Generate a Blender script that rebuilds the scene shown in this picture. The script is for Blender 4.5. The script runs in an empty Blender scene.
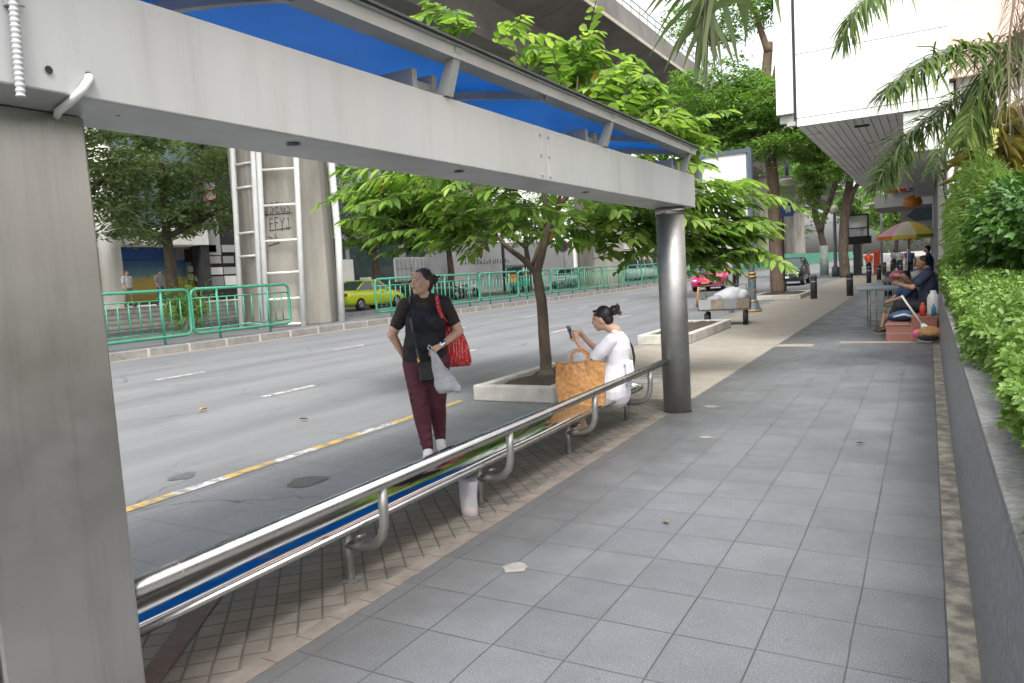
import bpy, bmesh, math, random
import numpy as np
from mathutils import Vector, Matrix, Euler
random.seed(7); rng = np.random.default_rng(7)
C = bpy.context; SC = C.scene; COL = SC.collection
rad = math.radians
V = Vector

# ------------------------------------------------------------------ helpers
class MB:
    """collects shapes, links them as one mesh object"""
    def __init__(s): s.v = []; s.f = []; s.m = []; s.cur = 0; s.smooth = []
    def add(s, vs, fs, smooth=False):
        o = len(s.v); s.v += [tuple(v) for v in vs]
        for f in fs:
            s.f.append(tuple(i + o for i in f)); s.m.append(s.cur); s.smooth.append(smooth)
        return s
    def box(s, lo, hi, M=None, bev=0.0):
        lo = V(lo); hi = V(hi)
        if bev > 0:
            bm = bmesh.new(); bmesh.ops.create_cube(bm, size=1)
            c = (lo + hi) / 2; d = hi - lo
            for v in bm.verts: v.co = V((v.co.x * d.x, v.co.y * d.y, v.co.z * d.z)) + c
            bmesh.ops.bevel(bm, geom=list(bm.edges), offset=bev, segments=2, affect='EDGES', profile=0.5)
            bm.verts.index_update()
            vs = [v.co.copy() for v in bm.verts]; fs = [[v.index for v in f.verts] for f in bm.faces]; bm.free()
        else:
            vs = [V((x, y, z)) for z in (lo.z, hi.z) for y in (lo.y, hi.y) for x in (lo.x, hi.x)]
            fs = [(0, 2, 3, 1), (4, 5, 7, 6), (0, 1, 5, 4), (2, 6, 7, 3), (0, 4, 6, 2), (1, 3, 7, 5)]
        if M is not None: vs = [M @ v for v in vs]
        return s.add(vs, fs)
    def tube(s, pts, r, n=10, cap=True, smooth=True):
        pts = [V(p) for p in pts]; k = len(pts)
        rs = r if isinstance(r, (list, tuple)) else [r] * k
        up = None; vs = []; fs = []
        for i in range(k):
            if i == 0: t = pts[1] - pts[0]
            elif i == k - 1: t = pts[-1] - pts[-2]
            else: t = (pts[i + 1] - pts[i]).normalized() + (pts[i] - pts[i - 1]).normalized()
            t = t.normalized() if t.length > 1e-9 else V((0, 0, 1))
            if up is None: up = V((0, 0, 1)) if abs(t.z) < .9 else V((1, 0, 0))
            a = t.cross(up).normalized(); b = a.cross(t).normalized(); up = b
            for j in range(n):
                th = 2 * math.pi * j / n
                vs.append(pts[i] + (a * math.cos(th) + b * math.sin(th)) * rs[i])
        for i in range(k - 1):
            for j in range(n):
                fs.append((i * n + j, (i + 1) * n + j, (i + 1) * n + (j + 1) % n, i * n + (j + 1) % n))
        s.add(vs, fs, smooth)
        if cap:
            s.add(vs[:n], [tuple(range(n))]); s.add(vs[-n:], [tuple(reversed(range(n)))])
        return s
    def lathe(s, prof, c=(0, 0, 0), n=20, smooth=True):
        c = V(c); vs = []; fs = []
        for (r, z) in prof:
            for j in range(n):
                th = 2 * math.pi * j / n; vs.append(c + V((r * math.cos(th), r * math.sin(th), z)))
        for i in range(len(prof) - 1):
            for j in range(n):
                fs.append((i * n + j, i * n + (j + 1) % n, (i + 1) * n + (j + 1) % n, (i + 1) * n + j))
        s.add(vs, fs, smooth)
        if prof[0][0] > 1e-4: s.add(vs[:n], [tuple(reversed(range(n)))])
        if prof[-1][0] > 1e-4: s.add(vs[-n:], [tuple(range(n))])
        return s
    def prism(s, poly, axis, a, b, smooth=False):
        """poly: 2D outline; axis 'x': (y,z), 'y': (x,z), 'z': (x,y)"""
        def P(u, w, t): return (t, u, w) if axis == 'x' else ((u, t, w) if axis == 'y' else (u, w, t))
        n = len(poly); vs = [P(u, w, a) for u, w in poly] + [P(u, w, b) for u, w in poly]
        fs = [(i, (i + 1) % n, n + (i + 1) % n, n + i) for i in range(n)]
        s.add(vs, fs, smooth); s.add(vs, [tuple(reversed(range(n))), tuple(range(n, 2 * n))]); return s
    def quad(s, a, b, c, d): return s.add([a, b, c, d], [(0, 1, 2, 3)])
    def ell(s, c, r, M=None, n=14, k=9):
        vs = []; fs = []; c = V(c)
        for i in range(k + 1):
            ph = math.pi * i / k
            for j in range(n):
                th = 2 * math.pi * j / n
                p = V((r[0] * math.sin(ph) * math.cos(th), r[1] * math.sin(ph) * math.sin(th), r[2] * math.cos(ph)))
                if M is not None: p = M @ p
                vs.append(c + p)
        for i in range(k):
            for j in range(n):
                fs.append((i * n + j, (i + 1) * n + j, (i + 1) * n + (j + 1) % n, i * n + (j + 1) % n))
        return s.add(vs, fs, True)
    def cap(s, p0, r0, p1, r1, n=12, flat=1.0, xdir=None):
        """tapered capsule; flat squeezes it across xdir"""
        p0 = V(p0); p1 = V(p1); t = (p1 - p0)
        L = t.length; t = t.normalized() if L > 1e-6 else V((0, 0, 1))
        up = V(xdir) if xdir is not None else (V((0, 0, 1)) if abs(t.z) < .9 else V((1, 0, 0)))
        a = t.cross(up).normalized(); b = a.cross(t).normalized()
        rings = []
        for i in range(5):
            ph = math.pi / 2 * i / 4; rings.append((p0 - t * r0 * math.cos(ph) * min(1, flat + .2), r0 * math.sin(ph)))
        for i in range(5):
            ph = math.pi / 2 * (4 - i) / 4; rings.append((p1 + t * r1 * math.cos(ph) * min(1, flat + .2), r1 * math.sin(ph)))
        vs = []; fs = []
        for (c, r) in rings:
            r = max(r, 1e-4)
            for j in range(n):
                th = 2 * math.pi * j / n; vs.append(c + a * r * math.cos(th) + b * r * flat * math.sin(th))
        for i in range(len(rings) - 1):
            for j in range(n):
                fs.append((i * n + j, (i + 1) * n + j, (i + 1) * n + (j + 1) % n, i * n + (j + 1) % n))
        return s.add(vs, fs, True)
    def mesh(s, name):
        me = bpy.data.meshes.new(name); me.from_pydata(s.v, [], s.f); me.validate(); me.update()
        if len(me.polygons) == len(s.m):
            me.polygons.foreach_set('material_index', s.m); me.polygons.foreach_set('use_smooth', s.smooth)
        return me
    def build(s, name, mats, parent=None, recalc=True, bevel=0):
        me = s.mesh(name)
        if recalc:
            bm = bmesh.new(); bm.from_mesh(me)
            bmesh.ops.remove_doubles(bm, verts=bm.verts, dist=1e-5) if len(bm.verts) < 60000 else None
            bmesh.ops.recalc_face_normals(bm, faces=bm.faces); bm.to_mesh(me); bm.free()
        for m in (mats if isinstance(mats, (list, tuple)) else [mats]): me.materials.append(m)
        o = bpy.data.objects.new(name, me); COL.objects.link(o)
        if parent: o.parent = parent
        if bevel:
            b = o.modifiers.new('bev', 'BEVEL'); b.width = bevel; b.segments = 2; b.limit_method = 'ANGLE'
        return o

def tag(o, label=None, cat=None, group=None, kind=None):
    if label: o['label'] = label
    if cat: o['category'] = cat
    if group: o['group'] = group
    if kind: o['kind'] = kind
    return o
def empty(name, loc, label, cat, rz=0, group=None):
    o = bpy.data.objects.new(name, None); COL.objects.link(o); o.empty_display_size = .1
    o.location = loc; o.rotation_euler = (0, 0, rz); tag(o, label, cat, group); return o
def dup(o, loc=None, rz=None, label=None, scale=None):
    def cp(x, par):
        c = x.copy(); COL.objects.link(c)
        if par: c.parent = par
        for ch in list(x.children): cp(ch, c)
        return c
    n = cp(o, None)
    if loc is not None: n.location = loc
    if rz is not None: n.rotation_euler = (0, 0, rz)
    if label: n['label'] = label
    if scale: n.scale = scale
    return n
def remesh(mb, name, mat, parent, vox=.01, smooth=4, displace=None):
    me = mb.mesh(name); o = bpy.data.objects.new(name, me); COL.objects.link(o)
    m = o.modifiers.new('r', 'REMESH'); m.mode = 'VOXEL'; m.voxel_size = vox
    if smooth: q = o.modifiers.new('s', 'SMOOTH'); q.iterations = smooth; q.factor = .5
    dg = C.evaluated_depsgraph_get(); dg.update()
    nm = bpy.data.meshes.new_from_object(o.evaluated_get(dg)); nm.name = name
    o.modifiers.clear(); o.data = nm; bpy.data.meshes.remove(me)
    nm.polygons.foreach_set('use_smooth', [True] * len(nm.polygons))
    nm.materials.clear(); nm.materials.append(mat)
    if parent: o.parent = parent
    return o
def npmesh(name, v, f, mat, parent=None, smooth=False, mi=None):
    """v (n,3), f (m,4) quads"""
    me = bpy.data.meshes.new(name); n = len(v); m = len(f); k = f.shape[1]
    me.vertices.add(n); me.vertices.foreach_set('co', v.astype(np.float32).ravel())
    me.loops.add(m * k); me.loops.foreach_set('vertex_index', f.astype(np.int32).ravel())
    me.polygons.add(m); me.polygons.foreach_set('loop_start', np.arange(0, m * k, k, dtype=np.int32))
    me.polygons.foreach_set('loop_total', np.full(m, k, dtype=np.int32))
    if smooth: me.polygons.foreach_set('use_smooth', np.ones(m, dtype=bool))
    me.update(calc_edges=True)
    for q in (mat if isinstance(mat, (list, tuple)) else [mat]): me.materials.append(q)
    o = bpy.data.objects.new(name, me); COL.objects.link(o)
    if parent: o.parent = parent
    return o
def norm(a): return a / np.maximum(np.linalg.norm(a, axis=-1, keepdims=True), 1e-9)
def leaves(P, D, N, L, W, fold=.18, droop=.15):
    """kite leaves with a folded midrib: 6 verts, 2 quads each"""
    P = np.asarray(P, float); D = norm(np.asarray(D, float)); n = len(P)
    N = np.asarray(N, float); S = norm(np.cross(D, N)); N = np.cross(S, D)
    L = np.broadcast_to(np.asarray(L, float), (n,))[:, None]; W = np.broadcast_to(np.asarray(W, float), (n,))[:, None]
    up = N * W * fold
    b = P; t = P + D * L - np.array([0, 0, 1]) * L * droop
    r1 = P + D * L * .3 + S * W * .5 + up; r2 = P + D * L * .68 + S * W * .42 + up - np.array([0, 0, 1]) * L * droop * .4
    l1 = P + D * L * .3 - S * W * .5 + up; l2 = P + D * L * .68 - S * W * .42 + up - np.array([0, 0, 1]) * L * droop * .4
    v = np.stack([b, r1, r2, t, l2, l1], 1).reshape(-1, 3)
    i = np.arange(n)[:, None] * 6
    f = np.concatenate([i + np.array([[0, 1, 2, 3]]), i + np.array([[0, 3, 4, 5]])], 0)
    return v, f
def rdir(n, zb=0.0):
    d = rng.normal(size=(n, 3)); d[:, 2] += zb; return norm(d)

# ------------------------------------------------------------------ materials
def newmat(name):
    m = bpy.data.materials.new(name); m.use_nodes = True; nt = m.node_tree; nt.nodes.clear()
    out = nt.nodes.new('ShaderNodeOutputMaterial'); b = nt.nodes.new('ShaderNodeBsdfPrincipled')
    nt.links.new(b.outputs[0], out.inputs[0]); return m, nt, b, out
def ramp(nt, fac, stops):
    r = nt.nodes.new('ShaderNodeValToRGB'); e = r.color_ramp.elements
    while len(e) > 1: e.remove(e[-1])
    e[0].position = stops[0][0]; e[0].color = (*stops[0][1], 1)
    for p, c in stops[1:]:
        x = e.new(p); x.color = (*c, 1)
    nt.links.new(fac, r.inputs[0]); return r.outputs[0]
def noise(nt, scale, detail=4, rough=.55, vec=None, scl=None):
    n = nt.nodes.new('ShaderNodeTexNoise'); n.inputs['Scale'].default_value = scale
    n.inputs['Detail'].default_value = detail; n.inputs['Roughness'].default_value = rough
    tc = nt.nodes.new('ShaderNodeTexCoord'); src = vec or tc.outputs['Object']
    if scl:
        mp = nt.nodes.new('ShaderNodeMapping'); mp.inputs['Scale'].default_value = scl
        nt.links.new(src, mp.inputs[0]); src = mp.outputs[0]
    nt.links.new(src, n.inputs['Vector']); return n.outputs['Fac']
def mix(nt, fac, a, b, mode='MIX'):
    m = nt.nodes.new('ShaderNodeMix'); m.data_type = 'RGBA'; m.blend_type = mode
    for sock, val in ((m.inputs[0], fac), (m.inputs[6], a), (m.inputs[7], b)):
        if hasattr(val, 'links'): nt.links.new(val, sock)
        elif isinstance(val, (int, float)): sock.default_value = val
        else: sock.default_value = (*val, 1)
    return m.outputs[2]
def math_(nt, op, a, b=0.0, clamp=False):
    m = nt.nodes.new('ShaderNodeMath'); m.operation = op; m.use_clamp = clamp
    for s, val in ((m.inputs[0], a), (m.inputs[1], b)):
        if hasattr(val, 'links'): nt.links.new(val, s)
        else: s.default_value = val
    return m.outputs[0]
def bump(nt, b, h, strength=.3, dist=.01):
    n = nt.nodes.new('ShaderNodeBump'); n.inputs['Strength'].default_value = strength; n.inputs['Distance'].default_value = dist
    nt.links.new(h, n.inputs['Height']); nt.links.new(n.outputs[0], b.inputs['Normal'])
def pm(name, c1, c2=None, scale=6, rough=.6, metal=0, bmp=0, stops=None, scl=None, rv=.12, coat=0, spec=.5):
    m, nt, b, _ = newmat(name); c2 = c2 or tuple(x * .8 for x in c1)
    n = noise(nt, scale, 5, .6, scl=scl)
    col = ramp(nt, n, stops or [(.3, c2), (.7, c1)])
    nt.links.new(col, b.inputs['Base Color']); b.inputs['Metallic'].default_value = metal
    b.inputs['Specular IOR Level'].default_value = spec
    n2 = noise(nt, scale * 2.3, 4, .6, scl=scl)
    mr = nt.nodes.new('ShaderNodeMapRange'); mr.inputs[1].default_value = .3; mr.inputs[2].default_value = .7
    mr.inputs[3].default_value = max(.02, rough - rv); mr.inputs[4].default_value = min(1, rough + rv)
    nt.links.new(n2, mr.inputs[0]); nt.links.new(mr.outputs[0], b.inputs['Roughness'])
    if coat: b.inputs['Coat Weight'].default_value = coat
    if bmp: bump(nt, b, noise(nt, scale * 6, 6, .65, scl=scl), bmp, .01)
    return m
def leafmat(name, stops, rough=.45, trans=.35, spec=.4):
    m, nt, b, out = newmat(name)
    g = nt.nodes.new('ShaderNodeNewGeometry'); big = noise(nt, .9, 3)
    f = math_(nt, 'ADD', math_(nt, 'MULTIPLY', g.outputs['Random Per Island'], .7), math_(nt, 'MULTIPLY', math_(nt, 'SUBTRACT', big, .35), .9), True)
    col = ramp(nt, f, stops); nt.links.new(col, b.inputs['Base Color'])
    b.inputs['Roughness'].default_value = rough; b.inputs['Specular IOR Level'].default_value = spec
    t = nt.nodes.new('ShaderNodeBsdfTranslucent'); nt.links.new(mix(nt, 1.0, col, (1.05, 1.15, .55), 'MULTIPLY'), t.inputs[0])
    ms = nt.nodes.new('ShaderNodeMixShader'); ms.inputs[0].default_value = trans
    nt.links.new(b.outputs[0], ms.inputs[1]); nt.links.new(t.outputs[0], ms.inputs[2]); nt.links.new(ms.outputs[0], out.inputs[0])
    return m
def glassmat(name, col=(.03, .04, .045), rough=.06):
    return pm(name, col, tuple(x * .6 for x in col), 1.5, rough, 0, rv=.03, spec=.7)

def brickmat(name, bw, bh, mortar, c1, c2, cm, off=0.0, ox=0.0, oy=0.0, rough=.55, speck=None, rot=0, dirt=.35, mbump=.4, dirtc=None, stainsc=1.1, edge=None):
    m, nt, b, _ = newmat(name)
    tc = nt.nodes.new('ShaderNodeTexCoord'); mp = nt.nodes.new('ShaderNodeMapping')
    mp.inputs['Location'].default_value = (ox, oy, 0); mp.inputs['Rotation'].default_value = (0, 0, rot)
    nt.links.new(tc.outputs['Object'], mp.inputs[0])
    # slight wobble of the joints
    nz = nt.nodes.new('ShaderNodeTexNoise'); nz.inputs['Scale'].default_value = 2.2
    nt.links.new(tc.outputs['Object'], nz.inputs['Vector'])
    vm = nt.nodes.new('ShaderNodeVectorMath'); vm.operation = 'MULTIPLY_ADD'
    vm.inputs[1].default_value = (.012, .012, 0); nt.links.new(nz.outputs['Color'], vm.inputs[0]); nt.links.new(mp.outputs[0], vm.inputs[2])
    br = nt.nodes.new('ShaderNodeTexBrick'); br.offset = off; br.squash = 1
    br.inputs['Scale'].default_value = 1; br.inputs['Mortar Size'].default_value = mortar; br.inputs['Mortar Smooth'].default_value = .3
    br.inputs['Brick Width'].default_value = bw; br.inputs['Row Height'].default_value = bh
    br.inputs['Color1'].default_value = (*c1, 1); br.inputs['Color2'].default_value = (*c2, 1); br.inputs['Mortar'].default_value = (*cm, 1)
    nt.links.new(vm.outputs[0], br.inputs['Vector'])
    col = br.outputs['Color']
    # joints fade in places (filled with dust)
    fade = math_(nt, 'MULTIPLY', br.outputs['Fac'], ramp_f(nt, noise(nt, 1.7, 4), .38, .62))
    col = mix(nt, math_(nt, 'SUBTRACT', br.outputs['Fac'], math_(nt, 'MULTIPLY', fade, .35), True), mix(nt, 1.0, mix(nt, .5, c1, c2), (1.25, 1.24, 1.2), 'MULTIPLY'), col)
    base = mix(nt, br.outputs['Fac'], br.outputs['Color'], col)
    if speck:
        vo = nt.nodes.new('ShaderNodeTexNoise'); vo.inputs['Scale'].default_value = speck[0]; vo.inputs['Detail'].default_value = 2
        nt.links.new(tc.outputs['Object'], vo.inputs['Vector'])
        base = mix(nt, ramp_f(nt, vo.outputs['Fac'], .585, .66), base, speck[1])
        base = mix(nt, ramp_f(nt, vo.outputs['Fac'], .44, .34), base, speck[2])
    base = mix(nt, math_(nt, 'MULTIPLY', math_(nt, 'SUBTRACT', br.outputs['Fac'], math_(nt, 'MULTIPLY', fade, .45), True), .9), base, cm)
    dn = noise(nt, stainsc, 7, .68)
    base = mix(nt, math_(nt, 'MULTIPLY', ramp_f(nt, dn, .42, .72), dirt), base, dirtc or tuple(x * .35 for x in c1))
    dn2 = noise(nt, 9, 5, .7)
    base = mix(nt, math_(nt, 'MULTIPLY', ramp_f(nt, dn2, .62, .8), .35), base, tuple(min(1, x * 1.7) for x in c1))
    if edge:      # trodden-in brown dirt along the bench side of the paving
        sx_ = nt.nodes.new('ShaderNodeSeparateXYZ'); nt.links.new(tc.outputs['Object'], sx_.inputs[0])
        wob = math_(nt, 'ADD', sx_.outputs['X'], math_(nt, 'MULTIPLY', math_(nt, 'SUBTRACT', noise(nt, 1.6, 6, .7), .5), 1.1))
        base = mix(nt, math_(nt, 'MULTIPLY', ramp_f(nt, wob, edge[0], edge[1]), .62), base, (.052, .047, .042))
    # chewing gum spots and drips
    vs = nt.nodes.new('ShaderNodeTexVoronoi'); vs.inputs['Scale'].default_value = 3.1; nt.links.new(tc.outputs['Object'], vs.inputs['Vector'])
    spot = math_(nt, 'LESS_THAN', vs.outputs['Distance'], .045)
    base = mix(nt, math_(nt, 'MULTIPLY', spot, .35), base, (.06, .06, .06))
    nt.links.new(base, b.inputs['Base Color'])
    rr_ = nt.nodes.new('ShaderNodeMapRange'); rr_.inputs[1].default_value = .3; rr_.inputs[2].default_value = .7
    rr_.inputs[3].default_value = rough - .12; rr_.inputs[4].default_value = rough + .15
    nt.links.new(noise(nt, 2.6, 5), rr_.inputs[0]); nt.links.new(rr_.outputs[0], b.inputs['Roughness'])
    h = math_(nt, 'SUBTRACT', math_(nt, 'MULTIPLY', noise(nt, 60, 4), .15), br.outputs['Fac'])
    bump(nt, b, h, mbump, .006)
    return m
def ramp_f(nt, v, a, b_):
    mr = nt.nodes.new('ShaderNodeMapRange'); mr.inputs[1].default_value = a; mr.inputs[2].default_value = b_
    mr.inputs[3].default_value = 0; mr.inputs[4].default_value = 1; mr.clamp = True
    nt.links.new(v, mr.inputs[0]); return mr.outputs[0]
M = {}
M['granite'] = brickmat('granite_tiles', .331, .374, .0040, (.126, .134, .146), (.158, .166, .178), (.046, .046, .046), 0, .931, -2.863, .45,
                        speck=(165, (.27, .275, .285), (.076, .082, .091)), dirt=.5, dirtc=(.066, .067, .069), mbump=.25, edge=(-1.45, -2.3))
M['pavers'] = brickmat('shaded_brown_pavers', .118, .110, .006, (.165, .146, .122), (.128, .115, .098), (.058, .052, .046), .0, .0, .0, .75,
                       rot=rad(46), dirt=.55, mbump=.8, dirtc=(.055, .048, .04))  # brown pavers, with some of the shelter's shade put into their colour
M['pavers_far'] = brickmat('pale_pavers', .205, .105, .005, (.305, .272, .228), (.255, .23, .195), (.15, .135, .115), .5, .0, .0, .8, dirt=.35, mbump=.4, dirtc=(.2, .175, .14))
M['paver_edge'] = pm('border_paver', (.17, .142, .12), (.10, .086, .074), 6, .8, bmp=.4)
M['paver_red'] = pm('red_brown_paver', (.12, .085, .072), (.075, .055, .048), 9, .75, bmp=.3)
M['asphalt'] = pm('asphalt', (.150, .152, .158), (.105, .107, .112), 1.3, .82, bmp=.25, stops=[(.25, (.128, .131, .138)), (.5, (.155, .158, .165)), (.75, (.180, .183, .19))], scl=(1, .18, 1))
M['bay'] = pm('concrete_bay', (.14, .145, .15), (.09, .093, .097), 1.1, .7, bmp=.2, stops=[(.25, (.128, .134, .140)), (.5, (.168, .175, .180)), (.8, (.20, .207, .212))])
for k_, tr_ in (('asphalt', True), ('bay', False)):
    m = M[k_]; nt = m.node_tree; b = next(n for n in nt.nodes if n.type == 'BSDF_PRINCIPLED'); base = b.inputs['Base Color'].links[0].from_socket
    ag = noise(nt, 85, 3, .7); base = mix(nt, math_(nt, 'MULTIPLY', ramp_f(nt, ag, .52, .70), .38), base, (.27, .272, .275)); base = mix(nt, math_(nt, 'MULTIPLY', ramp_f(nt, ag, .46, .30), .42), base, (.055, .056, .06))
    st = noise(nt, .8, 8, .72); base = mix(nt, math_(nt, 'MULTIPLY', ramp_f(nt, st, .54, .72), .45), base, (.07, .071, .075))
    tc = nt.nodes.new('ShaderNodeTexCoord'); sx_ = nt.nodes.new('ShaderNodeSeparateXYZ'); nt.links.new(tc.outputs['Object'], sx_.inputs[0])
    if tr_:
        wv = math_(nt, 'SINE', math_(nt, 'MULTIPLY', sx_.outputs['X'], 3.49)); base = mix(nt, math_(nt, 'MULTIPLY', math_(nt, 'MULTIPLY', ramp_f(nt, wv, .1, 1.0), noise(nt, .35, 4)), .55), base, (.085, .086, .09))
    else:      # faint slab joints of the concrete bay
        for ax, per in (('X', .52), ('Y', .52)):
            fr_ = math_(nt, 'FRACT', math_(nt, 'MULTIPLY', math_(nt, 'ADD', sx_.outputs[ax], 50), 1 / per)); base = mix(nt, math_(nt, 'MULTIPLY', math_(nt, 'LESS_THAN', fr_, .022), .4), base, (.06, .062, .065))
    nt.links.new(base, b.inputs['Base Color'])
    vc = nt.nodes.new('ShaderNodeTexVoronoi'); vc.feature = 'DISTANCE_TO_EDGE'; vc.inputs['Scale'].default_value = .42; nzv = nt.nodes.new('ShaderNodeTexNoise'); nzv.inputs['Scale'].default_value = 1.4; nzv.inputs['Detail'].default_value = 6
    va_ = nt.nodes.new('ShaderNodeVectorMath'); va_.operation = 'MULTIPLY_ADD'; va_.inputs[1].default_value = (.9, .9, 0); nt.links.new(tc.outputs['Object'], nzv.inputs['Vector']); nt.links.new(nzv.outputs['Color'], va_.inputs[0]); nt.links.new(tc.outputs['Object'], va_.inputs[2]); nt.links.new(va_.outputs[0], vc.inputs['Vector'])
    crk = math_(nt, 'MULTIPLY', math_(nt, 'LESS_THAN', vc.outputs['Distance'], .006), ramp_f(nt, noise(nt, .5, 2), .48, .6))
    nt.links.new(mix(nt, math_(nt, 'MULTIPLY', crk, .55), base, (.045, .045, .047)), b.inputs['Base Color'])
M['kerb'] = pm('kerb_concrete', (.30, .285, .265), (.18, .17, .16), 3, .85, bmp=.5)
M['white_paint'] = pm('worn_white_road_paint', (.62, .61, .58), (.3, .3, .3), 9, .7, stops=[(.42, (.17, .17, .175)), (.52, (.44, .43, .41)), (.8, (.60, .59, .56))])
M['yellow_paint'] = pm('worn_yellow_road_paint', (.6, .37, .06), (.25, .2, .1), 8, .7, stops=[(.42, (.19, .175, .14)), (.53, (.42, .28, .08)), (.8, (.54, .37, .11))])
M['concrete'] = pm('pier_concrete', (.36, .335, .29), (.22, .205, .18), 1.2, .85, bmp=.25, scl=(1, 1, .25), stops=[(.25, (.18, .165, .14)), (.5, (.30, .28, .24)), (.8, (.40, .375, .33))])
M['viaduct'] = pm('viaduct_concrete', (.26, .24, .215), (.13, .12, .11), .35, .9, bmp=.2, scl=(1, 1, 1), stops=[(.25, (.10, .093, .085)), (.5, (.175, .162, .147)), (.8, (.255, .235, .213))])
M['parapet'] = pm('viaduct_parapet', (.5, .45, .38), (.33, .3, .25), .6, .85)
M['steel'] = pm('brushed_steel', (.45, .435, .41), (.41, .395, .37), 3, .29, 1, rv=.05, scl=(1, 1, 1))
M['steel_dull'] = pm('dull_steel', (.37, .365, .35), (.31, .305, .29), 2.2, .56, 1, rv=.08, scl=(1, 1, 3))
M['steel_pillar'] = pm('smudged_steel', (.44, .42, .38), (.30, .29, .265), 1.3, .42, 1, rv=.05, stops=[(.2, (.47, .455, .43)), (.45, (.53, .515, .485)), (.8, (.57, .555, .525))])
M['seat'] = pm('polished_seat_steel', (.6, .6, .6), (.5, .5, .5), 4, .09, 1, rv=.04)
M['beam'] = pm('grey_painted_beam', (.56, .565, .555), (.50, .505, .495), 1.4, .38, .15, rv=.08, stops=[(.25, (.355, .362, .355)), (.5, (.405, .413, .408)), (.8, (.44, .446, .44))], scl=(1, 1, .35))
M['frame'] = pm('grey_aluminium_frame', (.38, .385, .37), (.30, .305, .29), 3, .4, .1)
M['dark'] = pm('dark_gap', (.012, .012, .014), (.008, .008, .01), 4, .6)
M['rubber'] = pm('black_rubber', (.02, .02, .021), (.012, .012, .013), 8, .8)
M['white'] = pm('white_plastic', (.74, .74, .72), (.62, .62, .6), 3, .5)
M['conduit'] = pm('grey_conduit', (.5, .5, .51), (.38, .38, .39), 5, .5)
m, nt, b, out = newmat('blue_polycarbonate')
b.inputs['Base Color'].default_value = (.01, .12, .30, 1); b.inputs['Roughness'].default_value = .25
tr = nt.nodes.new('ShaderNodeBsdfTranslucent'); tcol = ramp(nt, noise(nt, 1.6, 4), [(.3, (.012, .21, .45)), (.7, (.018, .27, .55))])
nt.links.new(tcol, tr.inputs[0]); ms = nt.nodes.new('ShaderNodeMixShader'); ms.inputs[0].default_value = .6
nt.links.new(b.outputs[0], ms.inputs[1]); nt.links.new(tr.outputs[0], ms.inputs[2]); nt.links.new(ms.outputs[0], out.inputs[0]); M['blue'] = m
M['green_paint'] = pm('green_railing_paint', (.06, .30, .185), (.045, .23, .14), 4, .45)
M['white_paint_steel'] = pm('white_painted_steel', (.86, .86, .84), (.72, .72, .69), 3, .5)
M['bark'] = pm('tree_bark', (.16, .12, .085), (.07, .052, .04), 7, .9, bmp=.7, scl=(1, 1, .3))
M['bark_red'] = pm('reddish_bark', (.20, .14, .10), (.10, .07, .05), 6, .9, bmp=.7, scl=(1, 1, .25))
M['soil'] = pm('dry_soil', (.075, .055, .04), (.04, .03, .022), 12, .95, bmp=.8)
M['planter'] = pm('weathered_white_concrete', (.52, .50, .45), (.27, .26, .23), 4, .85, bmp=.5, stops=[(.25, (.16, .155, .135)), (.42, (.42, .40, .36)), (.75, (.56, .54, .49))])
M['granite_wall'] = pm('grey_granite_wall', (.16, .17, .185), (.10, .108, .12), 90, .36, stops=[(.35, (.085, .092, .104)), (.5, (.135, .145, .16)), (.68, (.26, .27, .285))], scl=(1, .5, .22))
M['ledge'] = pm('granite_ledge', (.27, .27, .27), (.17, .175, .18), 40, .55, stops=[(.35, (.115, .117, .122)), (.5, (.165, .167, .17)), (.7, (.24, .24, .24))])
M['strip'] = pm('mortar_strip', (.42, .36, .27), (.2, .18, .15), 7, .9, bmp=.5, stops=[(.3, (.13, .12, .105)), (.46, (.21, .195, .17)), (.58, (.36, .325, .26)), (.8, (.50, .45, .36))])
M['leaf_a'] = leafmat('broad_leaf', [(.0, (.06, .125, .03)), (.3, (.13, .235, .05)), (.65, (.25, .385, .08)), (1, (.46, .58, .18))], .38, .53)
M['leaf_b'] = leafmat('feathery_leaf', [(.0, (.055, .125, .024)), (.5, (.135, .265, .05)), (1, (.26, .42, .09))], .5, .5)
M['leaf_c'] = leafmat('dusty_leaf', [(.0, (.09, .15, .06)), (.5, (.23, .31, .14)), (1, (.44, .50, .30))], .45, .48)
M['hedge'] = leafmat('hedge_leaf', [(.0, (.09, .17, .035)), (.4, (.15, .26, .055)), (.8, (.22, .35, .085)), (1, (.32, .44, .13))], .4, .35)
M['bush'] = leafmat('glossy_bush_leaf', [(.0, (.03, .085, .014)), (.5, (.065, .155, .024)), (1, (.14, .26, .045))], .4, .3)
M['feather'] = leafmat('pale_feather_leaf', [(.0, (.13, .25, .05)), (.5, (.24, .38, .10)), (1, (.36, .48, .16))], .5, .4)
M['palm'] = leafmat('palm_leaflet', [(.0, (.05, .09, .03)), (.5, (.12, .18, .05)), (.85, (.22, .30, .09)), (1, (.34, .36, .13))], .4, .42)
M['fanpalm'] = leafmat('grey_green_palm_leaf', [(.0, (.10, .15, .07)), (.6, (.19, .25, .12)), (1, (.32, .36, .20))], .45, .3)
M['dry'] = leafmat('dry_palm_strands', [(.0, (.10, .075, .05)), (.6, (.20, .16, .11)), (1, (.32, .27, .2))], .7, .15)
M['croton'] = leafmat('yellow_brown_leaf', [(.0, (.12, .11, .03)), (.5, (.26, .25, .06)), (.8, (.32, .21, .06)), (1, (.46, .44, .10))], .4, .3)
M['orchid'] = pm('pale_yellow_petals', (.75, .74, .28), (.6, .62, .2), 20, .5)
M['yellow_leaf'] = pm('yellowed_leaf', (.65, .36, .03), (.5, .24, .02), 20, .5)
M['panel'] = pm('white_panel', (.80, .80, .79), (.74, .74, .73), .7, .35)
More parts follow.
